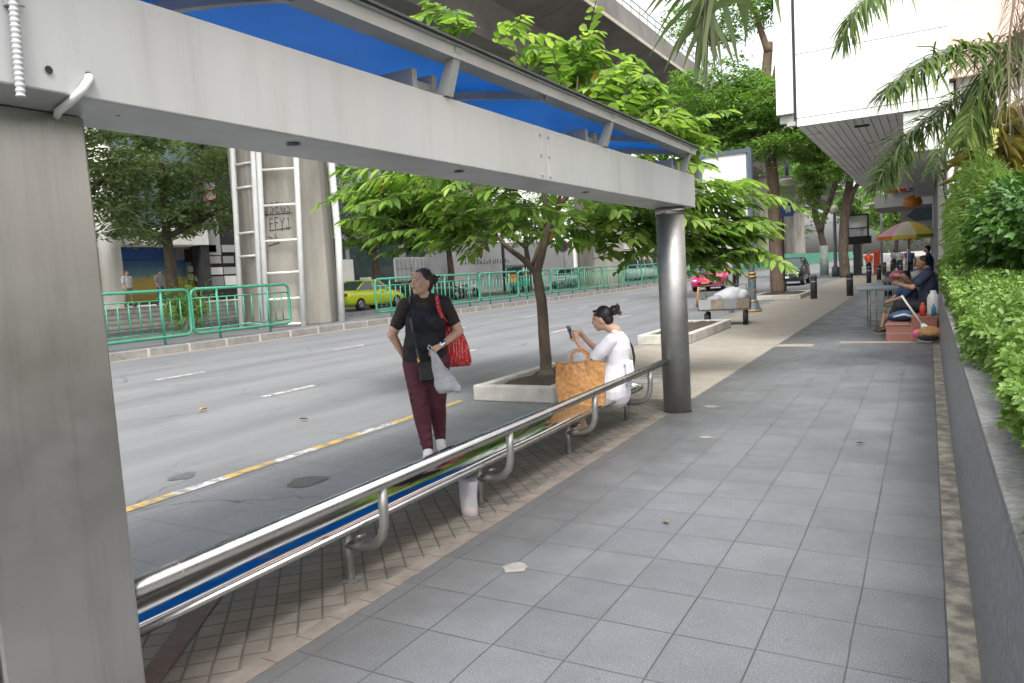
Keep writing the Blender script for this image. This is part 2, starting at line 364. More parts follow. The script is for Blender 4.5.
M['seam'] = pm('grey_seam', (.35, .35, .35), (.28, .28, .28), 3, .5)
M['slat'] = pm('ceiling_slat', (.72, .71, .715), (.62, .61, .615), .8, .35, 0)
M['soffit'] = pm('grey_soffit', (.52, .505, .50), (.44, .43, .425), .6, .45)
M['bldg_white'] = pm('white_render', (.70, .69, .66), (.6, .59, .56), .8, .8)
M['bldg_pink'] = pm('pale_pink_render', (.68, .50, .43), (.6, .44, .38), .8, .8)
M['bldg_grey'] = pm('grey_render', (.40, .40, .41), (.30, .30, .31), .5, .8)
M['bldg_grey2'] = pm('mid_grey_render', (.29, .29, .30), (.22, .22, .23), .5, .8)
M['glass'] = glassmat('dark_window_glass', (.05, .075, .08))
M['glass_teal'] = glassmat('teal_window_glass', (.11, .18, .18), .1)
M['shop_dark'] = pm('dark_shop_interior', (.035, .035, .038), (.015, .015, .017), 1.2, .6)
for k_, amt in (('beam', .28), ('steel_pillar', .35), ('bldg_white', .3), ('panel', .12)):
    m = M[k_]; nt = m.node_tree; b = next(n for n in nt.nodes if n.type == 'BSDF_PRINCIPLED') if k_ in M else None
    base = b.inputs['Base Color'].links[0].from_socket
    sn = noise(nt, 1, 6, .7, scl=(9, 9, .7)); sn2 = noise(nt, 30, 5, .7)
    base = mix(nt, math_(nt, 'MULTIPLY', ramp_f(nt, sn, .5, .78), amt), base, (.19, .175, .15)); base = mix(nt, math_(nt, 'MULTIPLY', ramp_f(nt, sn2, .64, .74), amt), base, (.15, .14, .125))
    nt.links.new(base, b.inputs['Base Color'])
M['sign_blue'] = pm('blue_sign', (.02, .075, .30), (.015, .055, .22), 1, .4)
M['sign_yellow'] = pm('yellow_sign', (.72, .45, .03), (.6, .35, .02), 1.5, .45)
M['sign_red'] = pm('red_sign', (.55, .06, .03), (.42, .04, .02), 2, .45)
M['sign_white'] = pm('white_sign', (.68, .68, .66), (.58, .58, .56), 2, .5)
M['sign_orange'] = pm('orange_sign', (.75, .27, .03), (.6, .2, .02), 2, .5)
M['tile_red'] = pm('red_brown_step_tile', (.36, .15, .115), (.27, .11, .085), 3, .55)
M['tile_joint'] = pm('step_joint', (.5, .42, .38), (.4, .33, .3), 5, .8)
M['taxi_y'] = pm('yellow_green_car_paint', (.55, .66, .02), (.48, .6, .015), 1, .25, rv=.04, coat=.6)
M['taxi_p'] = pm('pink_car_paint', (.72, .045, .19), (.64, .035, .16), 1, .22, rv=.04, coat=.6)
M['car_black'] = pm('black_car_paint', (.022, .024, .028), (.015, .017, .02), 1, .2, rv=.04, coat=.7)
M['car_silver'] = pm('silver_car_paint', (.55, .56, .57), (.48, .49, .5), 1, .3, .4)
M['car_white'] = pm('white_car_paint', (.75, .75, .74), (.68, .68, .67), 1, .3, coat=.4)
M['car_teal'] = pm('teal_vehicle_paint', (.05, .30, .24), (.03, .22, .18), 1, .35)
M['headlamp'] = pm('headlamp_lens', (.75, .77, .8), (.5, .52, .55), 20, .12)
M['chrome'] = pm('chrome', (.7, .7, .7), (.6, .6, .6), 4, .15, 1)
M['plate_y'] = pm('yellow_plate', (.75, .42, .05), (.65, .35, .04), 10, .5)
M['post_dark'] = pm('dark_grey_post', (.055, .06, .065), (.035, .038, .042), 5, .5)
M['gold'] = pm('gold_paint', (.50, .33, .10), (.36, .23, .07), 8, .45, .3)
M['post_blue'] = pm('blue_grey_post', (.10, .13, .16), (.07, .09, .12), 5, .5)
M['lampglass'] = pm('opal_lamp_bowl', (.74, .68, .56), (.66, .6, .48), 4, .4)
M['skin'] = pm('brown_skin', (.62, .38, .265), (.54, .32, .22), 14, .5)
M['skin_tan'] = pm('tan_skin', (.66, .41, .29), (.58, .35, .245), 14, .5)
M['skin_dark'] = pm('dark_brown_skin', (.40, .22, .14), (.33, .175, .11), 14, .5)
M['hair'] = pm('black_hair', (.022, .016, .014), (.012, .009, .008), 30, .45, scl=(1, 1, .2))
M['hair_brown'] = pm('dark_brown_hair', (.045, .024, .017), (.022, .013, .01), 30, .45, scl=(1, 1, .2))
M['lips'] = pm('lips', (.36, .09, .075), (.3, .07, .06), 10, .45)
M['eye_white'] = pm('eye_white', (.7, .68, .65), (.6, .58, .55), 10, .3)
M['shirt_black'] = pm('black_lace_shirt', (.020, .020, .023), (.010, .010, .012), 60, .8, bmp=.3)
M['lace'] = pm('sheer_black_lace', (.10, .062, .045), (.022, .018, .017), 70, .8, bmp=.4, stops=[(.46, (.016, .014, .014)), (.7, (.085, .05, .036))])
M['trouser_wine'] = pm('wine_red_trousers', (.105, .022, .038), (.072, .014, .026), 9, .75, bmp=.35)
M['shoe_white'] = pm('white_shoe', (.72, .72, .71), (.6, .6, .6), 8, .5)
M['dress'] = pm('white_cotton_dress', (.74, .72, .76), (.66, .64, .69), 7, .85, bmp=.35)
M['sandal'] = pm('brown_sandal', (.10, .055, .035), (.07, .04, .025), 8, .6)
M['navy'] = pm('navy_cloth', (.035, .045, .085), (.022, .03, .058), 8, .85, bmp=.3)
M['black_cloth'] = pm('black_cloth', (.022, .022, .026), (.013, .013, .016), 8, .85)
M['khaki'] = pm('khaki_cloth', (.30, .25, .17), (.22, .18, .12), 8, .85)
M['blue_cloth'] = pm('blue_cloth', (.06, .11, .24), (.04, .075, .17), 8, .85)
M['orange_vest'] = pm('orange_vest', (.75, .12, .03), (.6, .09, .02), 8, .7)
M['red_cap'] = pm('red_brown_hair', (.32, .09, .045), (.24, .06, .03), 12, .7)
M['grey_cloth'] = pm('grey_cloth', (.32, .32, .34), (.24, .24, .26), 8, .85)
M['white_cloth'] = pm('white_cloth', (.70, .69, .68), (.58, .57, .57), 8, .85)
M['pink_cloth'] = pm('pink_cloth', (.70, .17, .30), (.58, .12, .24), 8, .85)
M['gold_metal'] = pm('gold_metal', (.65, .42, .12), (.55, .34, .08), 8, .3, .8)
M['leather'] = pm('black_leather', (.018, .017, .017), (.010, .010, .010), 14, .35)
m, nt, b, out = newmat('red_dotted_fabric'); tc = nt.nodes.new('ShaderNodeTexCoord')
vo = nt.nodes.new('ShaderNodeTexVoronoi'); vo.inputs['Scale'].default_value = 58; vo.inputs['Randomness'].default_value = .25
nt.links.new(tc.outputs['Object'], vo.inputs['Vector'])
nt.links.new(mix(nt, math_(nt, 'LESS_THAN', vo.outputs['Distance'], .27), (.52, .022, .022), (.75, .6, .58)), b.inputs['Base Color'])
b.inputs['Roughness'].default_value = .8; M['red_dots'] = m
m, nt, b, out = newmat('thin_white_plastic'); b.inputs['Roughness'].default_value = .35
bump(nt, b, noise(nt, 22, 6, .65), 1.0, .05)
nt.links.new(ramp(nt, noise(nt, 7, 4), [(.35, (.68, .68, .72)), (.6, (.90, .90, .92))]), b.inputs['Base Color'])
tr = nt.nodes.new('ShaderNodeBsdfTranslucent'); tr.inputs[0].default_value = (.9, .9, .93, 1); ms = nt.nodes.new('ShaderNodeMixShader'); ms.inputs[0].default_value = .35
nt.links.new(b.outputs[0], ms.inputs[1]); nt.links.new(tr.outputs[0], ms.inputs[2]); nt.links.new(ms.outputs[0], out.inputs[0]); M['plastic_bag'] = m
M['tote'] = pm('orange_patterned_tote', (.56, .24, .055), (.30, .10, .02), 34, .28, bmp=.5, stops=[(.3, (.22, .085, .025)), (.46, (.40, .18, .05)), (.6, (.50, .26, .085)), (.78, (.58, .40, .22))])
M['tote_side'] = pm('tan_tote_side', (.42, .22, .09), (.33, .16, .06), 9, .4)
M['phone'] = pm('grey_phone', (.11, .12, .135), (.08, .088, .1), 5, .25)
M['wood'] = pm('worn_wood', (.30, .25, .19), (.19, .16, .12), 5, .8, scl=(1, 6, 1))
M['cage'] = pm('rusty_grey_steel', (.20, .18, .16), (.11, .095, .08), 7, .6, .3)
M['tabletop'] = pm('pale_blue_table_top', (.42, .55, .66), (.34, .45, .55), 3, .4)
M['wicker'] = pm('tan_wicker', (.50, .27, .09), (.30, .15, .05), 25, .7, bmp=.6)
M['pale_base'] = pm('faded_trunk_paint', (.34, .42, .39), (.24, .28, .26), 5, .8)
M['mint'] = pm('mint_plastic', (.60, .74, .68), (.5, .64, .58), 5, .5)
M['red_plastic'] = pm('red_plastic', (.6, .07, .04), (.5, .05, .03), 5, .4)
M['blue_plastic'] = pm('blue_plastic', (.05, .25, .45), (.04, .19, .36), 5, .4)
M['umb_pink'] = pm('pink_canopy', (.92, .55, .66), (.86, .48, .6), 3, .7)
M['umb_yellow'] = pm('yellow_canopy', (.95, .78, .14), (.9, .7, .1), 3, .7)
M['umb_orange'] = pm('orange_canopy', (.85, .28, .05), (.72, .2, .04), 3, .7)
M['umb_green'] = pm('green_canopy', (.22, .50, .10), (.16, .4, .08), 3, .7)
M['umb_blue'] = pm('blue_canopy', (.10, .16, .45), (.07, .12, .36), 3, .7)
M['umb_cream'] = pm('cream_canopy', (.95, .92, .72), (.9, .86, .66), 3, .7)
for k_ in ('umb_pink', 'umb_yellow', 'umb_orange', 'umb_green', 'umb_blue', 'umb_cream'):
    nt = M[k_].node_tree; b = next(n for n in nt.nodes if n.type == 'BSDF_PRINCIPLED'); out = next(n for n in nt.nodes if n.type == 'OUTPUT_MATERIAL')
    tr = nt.nodes.new('ShaderNodeBsdfTranslucent'); nt.links.new(b.inputs['Base Color'].links[0].from_socket, tr.inputs[0]); ms = nt.nodes.new('ShaderNodeMixShader'); ms.inputs[0].default_value = .5
    nt.links.new(b.outputs[0], ms.inputs[1]); nt.links.new(tr.outputs[0], ms.inputs[2]); nt.links.new(ms.outputs[0], out.inputs[0])
M['ink'] = pm('black_ink', (.03, .03, .03), (.02, .02, .02), 5, .7)
m, nt, b, out = newmat('clear_plastic'); b.inputs['Base Color'].default_value = (.62, .62, .66, 1); b.inputs['Roughness'].default_value = .2
tp = nt.nodes.new('ShaderNodeBsdfTransparent'); tp.inputs[0].default_value = (.93, .93, .95, 1); ms = nt.nodes.new('ShaderNodeMixShader')
ms.inputs[0].default_value = .58; nt.links.new(b.outputs[0], ms.inputs[1]); nt.links.new(tp.outputs[0], ms.inputs[2]); nt.links.new(ms.outputs[0], out.inputs[0]); M['clear'] = m
M['peach'] = pm('peach_label', (.55, .38, .27), (.45, .3, .21), 9, .6)

# ------------------------------------------------------------------ camera, light, sky
H = 1.55
yaw, pitch, roll, FPX = -0.518212978, 0.0912955741, 0.0603586621, 734.077
cy, sy = math.cos(yaw), math.sin(yaw)
Fw = V((sy * math.cos(pitch), cy * math.cos(pitch), -math.sin(pitch))); r0 = V((cy, -sy, 0)); d0 = Fw.cross(r0)
Rt = r0 * math.cos(roll) + d0 * math.sin(roll); Dn = -r0 * math.sin(roll) + d0 * math.cos(roll)
cam = bpy.data.cameras.new('camera'); co = bpy.data.objects.new('camera', cam); COL.objects.link(co)
mw = Matrix.Identity(4)
for i in range(3): mw[i][0] = Rt[i]; mw[i][1] = -Dn[i]; mw[i][2] = -Fw[i]
mw[2][3] = H; co.matrix_world = mw
cam.sensor_width = 36; cam.lens = FPX * 36 / 1024; cam.clip_end = 2000; cam.clip_start = .05; SC.camera = co
cam.dof.use_dof = False
SUN_AZ, SUN_EL = rad(150), rad(58)      # azimuth clockwise from +Y
w = bpy.data.worlds.new('World'); SC.world = w; w.use_nodes = True; nt = w.node_tree
bg = nt.nodes['Background']; sky = nt.nodes.new('ShaderNodeTexSky'); sky.sky_type = 'NISHITA'; sky.sun_disc = False
sky.sun_elevation = SUN_EL; sky.sun_rotation = SUN_AZ; sky.air_density = 1.3; sky.dust_density = 5; sky.ozone_density = 1
hs = nt.nodes.new('ShaderNodeHueSaturation'); hs.inputs['Saturation'].default_value = .16; hs.inputs['Value'].default_value = 1.0
nt.links.new(sky.outputs[0], hs.inputs['Color']); nt.links.new(hs.outputs[0], bg.inputs[0]); bg.inputs[1].default_value = .15
sl = bpy.data.lights.new('sun', 'SUN'); sl.energy = .92; sl.angle = rad(16); sl.color = (1, .965, .90)
so = bpy.data.objects.new('sun', sl); COL.objects.link(so)
sdir = V((math.sin(SUN_AZ) * math.cos(SUN_EL), math.cos(SUN_AZ) * math.cos(SUN_EL), math.sin(SUN_EL)))
sl.color = (1, .98, .95)
so.rotation_euler = (-sdir).to_track_quat('-Z', 'Y').to_euler()
vs_ = SC.view_settings; vs_.view_transform = 'Standard'; vs_.look = 'None'; vs_.gamma = 1; vs_.exposure = 1.45
SC.render.engine = 'CYCLES'; cy_ = SC.cycles; cy_.use_denoising = True; cy_.max_bounces = 7; cy_.diffuse_bounces = 3
cy_.glossy_bounces = 4; cy_.transmission_bounces = 4; cy_.transparent_max_bounces = 6; cy_.use_adaptive_sampling = True; cy_.adaptive_threshold = .02
cy_.sample_clamp_indirect = 6

# ------------------------------------------------------------------ ground
def sheet(name, x0, x1, y0, y1, z, mat, nx=1, ny=1):
    mb = MB()
    for i in range(nx):
        for j in range(ny):
            a = x0 + (x1 - x0) * i / nx; b_ = x0 + (x1 - x0) * (i + 1) / nx; c = y0 + (y1 - y0) * j / ny; d = y0 + (y1 - y0) * (j + 1) / ny
            mb.quad((a, c, z), (b_, c, z), (b_, d, z), (a, d, z))
    return tag(mb.build(name, mat), kind='structure')
M['earth'] = pm('pale_ground', (.25, .24, .22), (.18, .17, .16), .3, .9)
sheet('ground', -500, 500, -400, 900, -.03, M['earth'])
sheet('road', -17.5, -4.95, -40, 420, 0, M['asphalt'])
sheet('bus_bay', -4.95, -3.40, -20, 7.72, .004, M['bay'])
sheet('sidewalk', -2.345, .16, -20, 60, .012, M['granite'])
sheet('sidewalk_beyond', -4.9, 6, 60, 420, .010, M['pavers_far'])
sheet('paver_strip', -3.34, -2.345, -20, 8.1, .012, M['pavers'])
sheet('paver_strip', -4.83, -2.345, 8.1, 60, .008, M['pavers_far'])
sheet('paver_strip', -4.83, -3.34, 7.78, 8.1, .008, M['pavers'])
mb = MB()
for k in range(-20, 260):
    y = k * .2; 
    if y < 8.05: mb.box((-2.445, y + .004, .0), (-2.345, y + .194, .016))
tag(mb.build('paver_border', M['paver_edge']), kind='structure')
# red-brown row of pavers
mb = MB(); mb.add([(-2.46, 1.38, .0165), (-2.57, 1.38, .0165), (-3.33, 2.42, .0165), (-3.33, 2.66, .0165)], [(0, 3, 2, 1)])
tag(mb.build('paver_row', M['paver_red']), kind='structure')
mb = MB()
for y in np.arange(-20, 7.7, .9): mb.box((-3.40, y + .006, 0), (-3.34, y + .894, .022))
for y in np.arange(8.0, 60, .9): mb.box((-4.95, y + .006, 0), (-4.83, y + .894, .016))
mb.box((-4.83, 7.72, 0), (-3.34, 7.78, .012))
tag(mb.build('near_kerb', M['kerb']), kind='structure')
sheet('mortar_strip', .06, .16, -20, 13.6, .016, M['strip'])
sheet('paving_patch', -1.35, .10, 13.75, 14.1, .017, M['pavers_far'])
sheet('paving_patch', -2.32, -1.72, 13.3, 13.72, .017, M['pavers_far'])
# cement patches and chips on the paving
M['cement'] = pm('cement_patch', (.27, .26, .24), (.17, .165, .155), 11, .9, bmp=.4)
mb = MB()
def blob(mb, cx, cy_, r, ex, z, n=11):
    mb.add([(cx, cy_, z)] + [(cx + math.cos(t) * r * random.uniform(.7, 1.15), cy_ + math.sin(t) * r * ex * random.uniform(.7, 1.15), z) for t in [2 * math.pi * i / n for i in range(n)]],
           [(0, 1 + i, 1 + (i + 1) % n) for i in range(n)])
for cx, cy_, r, ex in ((-1.903, 3.222, .075, 1), (-2.02, 7.75, .09, .8), (-2.18, 7.5, .05, .6), (-1.72, 6.35, .07, .8)):
    blob(mb, cx, cy_, r, ex, .0165)
tag(mb.build('cement_patch', M['cement']), kind='structure')
M['tar'] = pm('tar_patch', (.10, .102, .105), (.075, .077, .08), 8, .7)
mb = MB(); blob(mb, -4.31, 4.12, .16, 1.15, .009); blob(mb, -5.55, 3.9, .11, 1.4, .005)
tag(mb.build('road_patch', M['tar']), kind='structure')
mb = MB()
for i in range(3):
    y = 9.6 + i * .25; mb.box((-3.75 + .06 * i, y, .009), (-3.2 + .1 * i, y + .05, .0135))
mb.box((-3.62, 9.2, .009), (-3.15, 9.55, .013))
tag(mb.build('drain_cover', M['frame']), kind='structure')
# painted lines
mb = MB()
def strip(mb, x, y0, y1, wd, z=.005):
    n = max(1, int((y1 - y0) / .3))
    for i in range(n):
        a = y0 + (y1 - y0) * i / n; b_ = y0 + (y1 - y0) * (i + 1) / n
        mb.quad((x - wd / 2, a, z), (x + wd / 2, a, z), (x + wd / 2, b_, z), (x - wd / 2, b_, z))
for k in range(-3, 45):
    strip(mb, -8.38, 7.33 + 4.72 * k, 8.38 + 4.72 * k, .13); strip(mb, -12.4, 8.43 + 4.72 * k, 9.48 + 4.72 * k, .13)
for a, b_ in ((3.54, 4.02), (4.55, 5.04), (5.69, 6.25), (1.4, 2.0), (-.2, .4)): strip(mb, -5.12, a, b_, .12)
tag(mb.build('road_marking_white', M['white_paint']), kind='structure')
mb = MB()
for a, b_ in ((2.0, 3.54), (4.02, 4.55), (5.04, 5.69), (6.25, 7.62), (.4, 1.4), (-1, -.2)): strip(mb, -5.12, a, b_, .12)
tag(mb.build('road_marking_yellow', M['yellow_paint']), kind='structure')
# far side: kerb, gutter, pavement, side road, raised plaza
mb = MB()
for y in np.arange(-4.1, 200, 1.22): mb.box((-17.64, y + .01, 0), (-17.5, y + 1.21, .2), bev=.012 if y < 40 else 0)
tag(mb.build('far_kerb', M['kerb']), kind='structure')
mb = MB()
for y in np.arange(-4.1, 60, 1.22): mb.box((-17.62, y - .035, .002), (-17.494, y + .035, .203))
tag(mb.build('kerb_joint', M['planter']), kind='structure')
sheet('gutter', -17.5, -17.12, -40, 200, .004, M['pavers_far'])
sheet('far_pavement', -21.6, -17.63, -40, 420, .19, M['bay'])
mb = MB(); mb.box((-21.75, -40, -.02), (-21.6, 420, .30)); tag(mb.build('side_kerb', M['kerb']), kind='structure')
sheet('side_road', -26.6, -21.75, -40, 420, .25, M['asphalt'])
mb = MB()
for i in range(5): mb.box((-27.0 - .32 * i - .32, -10, .2), (-27.0 - .32 * i + .32, 31, .38 + .18 * i - .002))
mb.box((-34, -10, .2), (-28.5, 31, 1.10)); tag(mb.build('plaza_steps', M['planter']), kind='structure')
mb = MB()
for i in range(5): mb.box((-27.0 - .32 * i + .321, -10, .33 + .18 * i), (-27.0 - .32 * i + .335, 31, .376 + .18 * i))
tag(mb.build('step_nosing', M['bldg_grey2']), kind='structure')
sheet('plaza_pavement', -34, -26.6, 31, 300, .32, M['pavers_far'])

# ------------------------------------------------------------------ viaduct
mb = MB()
prof = [(-15, 15), (-15, 15.35), (-15.12, 15.4), (-15.12, 16.5), (-15.4, 16.5), (-15.4, 15.6), (-26.1, 15.6), (-26.1, 16.5), (-26.4, 16.5), (-26.5, 15), (-23.9, 14.3), (-23.2, 12.9), (-18.4, 12.9), (-17.6, 14.3)]
va = empty('railway_viaduct', (-20.8, 0, 12.9), 'long dark concrete railway viaduct running high above the road on its piers', 'viaduct')
def par(o, p):     # keep world position
    o.parent = p; o.matrix_parent_inverse = Matrix.Translation(-V(p.location)) if p.rotation_euler.z == 0 else p.matrix_basis.inverted(); return o
for k in range(-3, 11):
    q = MB(); q.prism(prof, 'y', k * 30 + 5.0, k * 30 + 34.94); par(q.build('deck_span', M['viaduct']), va)
q = MB()
for y in np.arange(-60, 300, 1.5): q.box((-15.3, y, 16.5), (-15.24, y + .06, 17.4))
q.box((-15.3, -60, 17.36), (-15.24, 300, 17.42)); q.box((-15.3, -60, 16.95), (-15.24, 300, 17.0))
par(q.build('guard_rail', M['frame']), va)
q = MB(); q.box((-15.0, -60, 15.02), (-14.93, 300, 15.22)); par(q.build('edge_beam', M['parapet']), va)
def pier(y, lab, rot=.126):
    p = empty('viaduct_pier', (-20.56, y - .2, .18), lab, 'pier', 0, 'concrete piers of the viaduct')
    q = MB(); n = 8; a0 = rot
    rings = [(1.75, 0), (1.72, 9.5), (1.95, 10.5), (2.6, 12.4), (2.6, 12.75)]
    vs = []; fs = []
    for r, z in rings:
        for j in range(n):
            t = a0 + 2 * math.pi * j / n; vs.append((r * math.cos(t), r * math.sin(t), z))
    for i in range(len(rings) - 1):
        for j in range(n): fs.append((i * n + j, i * n + (j + 1) % n, (i + 1) * n + (j + 1) % n, (i + 1) * n + j))
    fs.append(tuple(reversed(range(n)))); q.add(vs, fs)
    q.build('shaft', M['concrete'], p, bevel=.05); return p
p1 = pier(19.9, 'pale concrete viaduct pier wrapped in white ladder frames with scribbled graffiti')
# white frames round the pier; local axes: u = image right, v = towards the road user
R_ = V((cy, -sy, 0)); T_ = V((-sy, -cy, 0))
def ladder(p, us, vsrc, zt, name, rungs):
    q = MB()
    pts = [(R_ * u + T_ * v) for u, v in zip(us, vsrc)]
    for b_ in pts: 
        q.tube([b_, b_ + V((0, 0, zt * .45)) + (R_ * .20), b_ + V((0, 0, zt)) + R_ * .46], .095, 8)
    for z in rungs:
        f = z / zt; q.tube([pts[0] + V((0, 0, z)) + R_ * .45 * f, pts[1] + V((0, 0, z)) + R_ * .45 * f], .045, 6)
    q.build(name, M['white_paint_steel'], p)
ladder(p1, (-.34, .92), (1.86, 1.84), 11, 'ladder_frame', [.12, 1.0, 1.9, 3.0, 4.2, 5.4, 6.5, 7.6, 8.7])
ladder(p1, (-1.40, -.54), (1.36, 1.82), 11, 'ladder_frame', [.2, 2.55, 3.35, 4.9, 5.7, 6.8, 7.6])
q = MB(); b0 = R_ * 1.80 + T_ * -.1; q.tube([b0, b0 + V((0, 0, 3)) + R_ * .12, b0 + V((0, 0, 4.4)) + R_ * .10, b0 + V((0, 0, 11)) + R_ * .05], .13, 10); q.build('bent_pole', M['white_paint_steel'], p1)
q = MB(); random.seed(3)
GL = {'J': [[(.1, .3), (.2, 0), (.6, 0), (.7, 1), (.3, 1)]], 'S': [[(.9, .85), (.5, 1), (.1, .75), (.8, .35), (.5, 0), (.05, .15)]], 'E': [[(.9, 1), (.15, .95), (.1, 0), (.9, .05)], [(.1, .5), (.7, .55)]], 'G': [[(.9, .85), (.4, 1), (.05, .5), (.4, 0), (.9, .2), (.85, .5), (.5, .45)]], 'F': [[(.9, 1), (.15, 1), (.1, 0)], [(.1, .55), (.75, .5)]], 'Y': [[(.0, 1), (.45, .5), (.95, 1)], [(.45, .5), (.3, -.2)]], 'A': [[(.0, 0), (.5, 1), (.9, 0)], [(.15, .4), (.8, .35)]], '-': [[(.0, .8), (.9, .6)]]}
for row, (cz, word, u0) in enumerate(((3.95, '-JSEGS', -.34), (3.42, 'FFYJ', -.02), (2.90, '-A', -.10))):
    q = MB(); u = u0
    for ch in word:
        for st_ in GL[ch]: q.tube([R_ * (u + .15 * a + random.uniform(-.008, .008)) + T_ * 1.632 + V((0, 0, cz + .36 * b_ + .02 * math.sin(u * 9))) for a, b_ in st_], .012, 4)
        u += .19
    q.tube([R_ * (u0 - .02) + T_ * 1.632 + V((0, 0, cz - .05)), R_ * u + T_ * 1.632 + V((0, 0, cz - .02 + .03 * row))], .012, 4)
    q.build('graffiti', M['ink'], p1)
for k, lab in ((1, 'viaduct pier second from the bus shelter, seen beyond the planted street tree'), (2, 'viaduct pier third along the road, pale between lamp post and tree trunk'), (3, 'viaduct pier fourth along the road, beside green hoarding'), (4, 'viaduct pier farthest along the road, smallest of all')):
    pier(19.9 + 30 * k, lab)

# ------------------------------------------------------------------ green railings
def panel(loc, lab, L=3.65):
    t = empty('railing_panel', loc, lab, 'railing', 0, 'green railing panels along the far kerb')
    q = MB(); zb, zm, zt, r = .22, 1.22, 1.48, .044; c = .16
    P = [(0, c, zt), (0, 0 + .05, zt - .05), (0, 0, zt - c), (0, 0, zb + c), (0, .05, zb + .05), (0, c, zb), (0, L - c, zb), (0, L - .05, zb + .05), (0, L, zb + c), (0, L, zt - c), (0, L - .05, zt - .05), (0, L - c, zt), (0, c, zt)]
    q.tube(P, r, 8); q.tube([(0, 0, zm), (0, L, zm)], .022, 6); q.tube([(0, 0, zb + .12), (0, L, zb + .12)], .022, 6)
    q.build('tube_frame', M['green_paint'], t)
    q = MB(); n = 12
    for i in range(1, n): q.tube([(0, L * i / n, zb + .12), (0, L * i / n, zm)], .021, 5)
    q.build('bars', M['green_paint'], t)
    for y in (L * .24, L * .76):
        q = MB(); q.tube([(0, y, 0), (0, y, zt)], .036, 7); q.build('post', M['green_paint'], t)
    return t
ys = [2.55, 6.23, 9.91, 13.62] + [21.6 + 3.72 * k for k in range(22)]
nm = {2: 'green railing panel beside the steel pillar, pedestrians behind it', 3: 'green railing panel with rounded end in front of the ladder frames', 4: 'green railing panel in front of the yellow green taxi', 5: 'green railing panel behind the woman in black, left of her head', 6: 'green railing panel right of the standing woman', 7: 'green railing panel left of the planted tree trunk'}
pp = panel((-18.1, ys[0], .19), 'x')
order = 'first second third fourth fifth sixth seventh eighth ninth tenth eleventh twelfth thirteenth fourteenth fifteenth sixteenth seventeenth eighteenth nineteenth twentieth twenty-first twenty-second'.split()
for i, y in enumerate(ys):
    o = pp if i == 0 else dup(pp, (-18.1, y, .19))
    o['label'] = nm.get(i, 'green railing panel hidden by the steel pillar, %s of two' % order[i] if i < 2 else 'green tubular railing panel, %s along the far kerb beyond the ladder pier' % order[i - 4])

# ------------------------------------------------------------------ bus shelter
sh = empty('bus_shelter', (-2.3, 4, 0), 'grey steel bus shelter with blue roof panels, long beam and steel pillars', 'bus shelter')
def sp(q, name, mat, **k): return par(q.build(name, mat, **k), sh)
q = MB(); q.box((-2.48, -1.2, 2.131), (-2.118, 4.328, 2.465), bev=.006); q.box((-2.48, 4.332, 2.131), (-2.118, 7.775, 2.465), bev=.006)
bm_ = sp(q, 'beam', M['beam'])
q = MB()
def disc(q, c, r, ax, n=16, th=.004):
    c = V(c); vs = []
    for j in range(n):
        t = 2 * math.pi * j / n; a, b_ = math.cos(t) * r, math.sin(t) * r
        vs.append(c + (V((th, a, b_)) if ax == 'x' else V((a, b_, -th))))
    q.add(vs, [tuple(range(n))])
disc(q, (-2.117, 1.213, 2.19), .011, 'x'); disc(q, (-2.117, 1.326, 2.197), .011, 'x')
for y in (1.484, 2.23, 3.444, 5.172): disc(q, (-2.235, y, 2.130), .03 if y > 2 else .008, 'z')
sp(q, 'cable_hole', M['dark'], recalc=False)
for y in (4.228, 4.342):
    for z in (2.162, 2.287, 2.411):
        q = MB(); q.tube([(-2.118, y, z), (-2.113, y, z)], .011, 8); q.tube([(-2.113, y, z), (-2.108, y, z)], .005, 6); sp(q, 'bolt', M['dark'] if 0 else M['frame'])
q = MB(); q.box((-2.64, 1.015, 0), (-2.336, 1.434, 2.129), bev=.008); sp(q, 'pillar', M['steel_pillar'])
q = MB(); q.box((-2.63, .80, 0), (-2.35, 1.0, 1.0)); sp(q, 'control_box', M['frame'])
q = MB(); q.lathe([(.143, 0.0), (.143, 2.128)], (-2.30, 7.46, 0), 36); sp(q, 'column', M['steel_dull'])
q = MB(); q.lathe([(.150, .0), (.150, .02), (.144, .022)], (-2.30, 7.46, 0), 36); sp(q, 'column_foot', M['dark'])
q = MB(); q.lathe([(.150, 2.06), (.150, 2.1295)], (-2.30, 7.46, 0), 36); sp(q, 'column_collar', M['steel'])
# cable and ribbed conduit
q = MB(); q.tube([(-2.135, 1.329, 2.199), (-2.112, 1.326, 2.192), (-2.102, 1.315, 2.178), (-2.100, 1.296, 2.152), (-2.11, 1.278, 2.128), (-2.16, 1.284, 2.118), (-2.25, 1.306, 2.114), (-2.34, 1.35, 2.12)], .0115, 12); sp(q, 'cable', M['white'])
q = MB()
pts = []; rs = []
for i in range(150):
    z = 2.62 - i * .0035; pts.append((-2.100, 1.142 - .018 * (2.62 - z) / .5, z)); rs.append(.0128 if i % 4 < 2 else .0102)
q.tube(pts, rs, 10); sp(q, 'conduit', M['conduit'])
q = MB(); q.box((-2.117, 1.115, 2.335), (-2.10, 1.128, 2.352)); q.tube([(-2.112, 1.12, 2.343), (-2.1, 1.16, 2.343)], .004, 6); sp(q, 'conduit_clip', M['frame'])
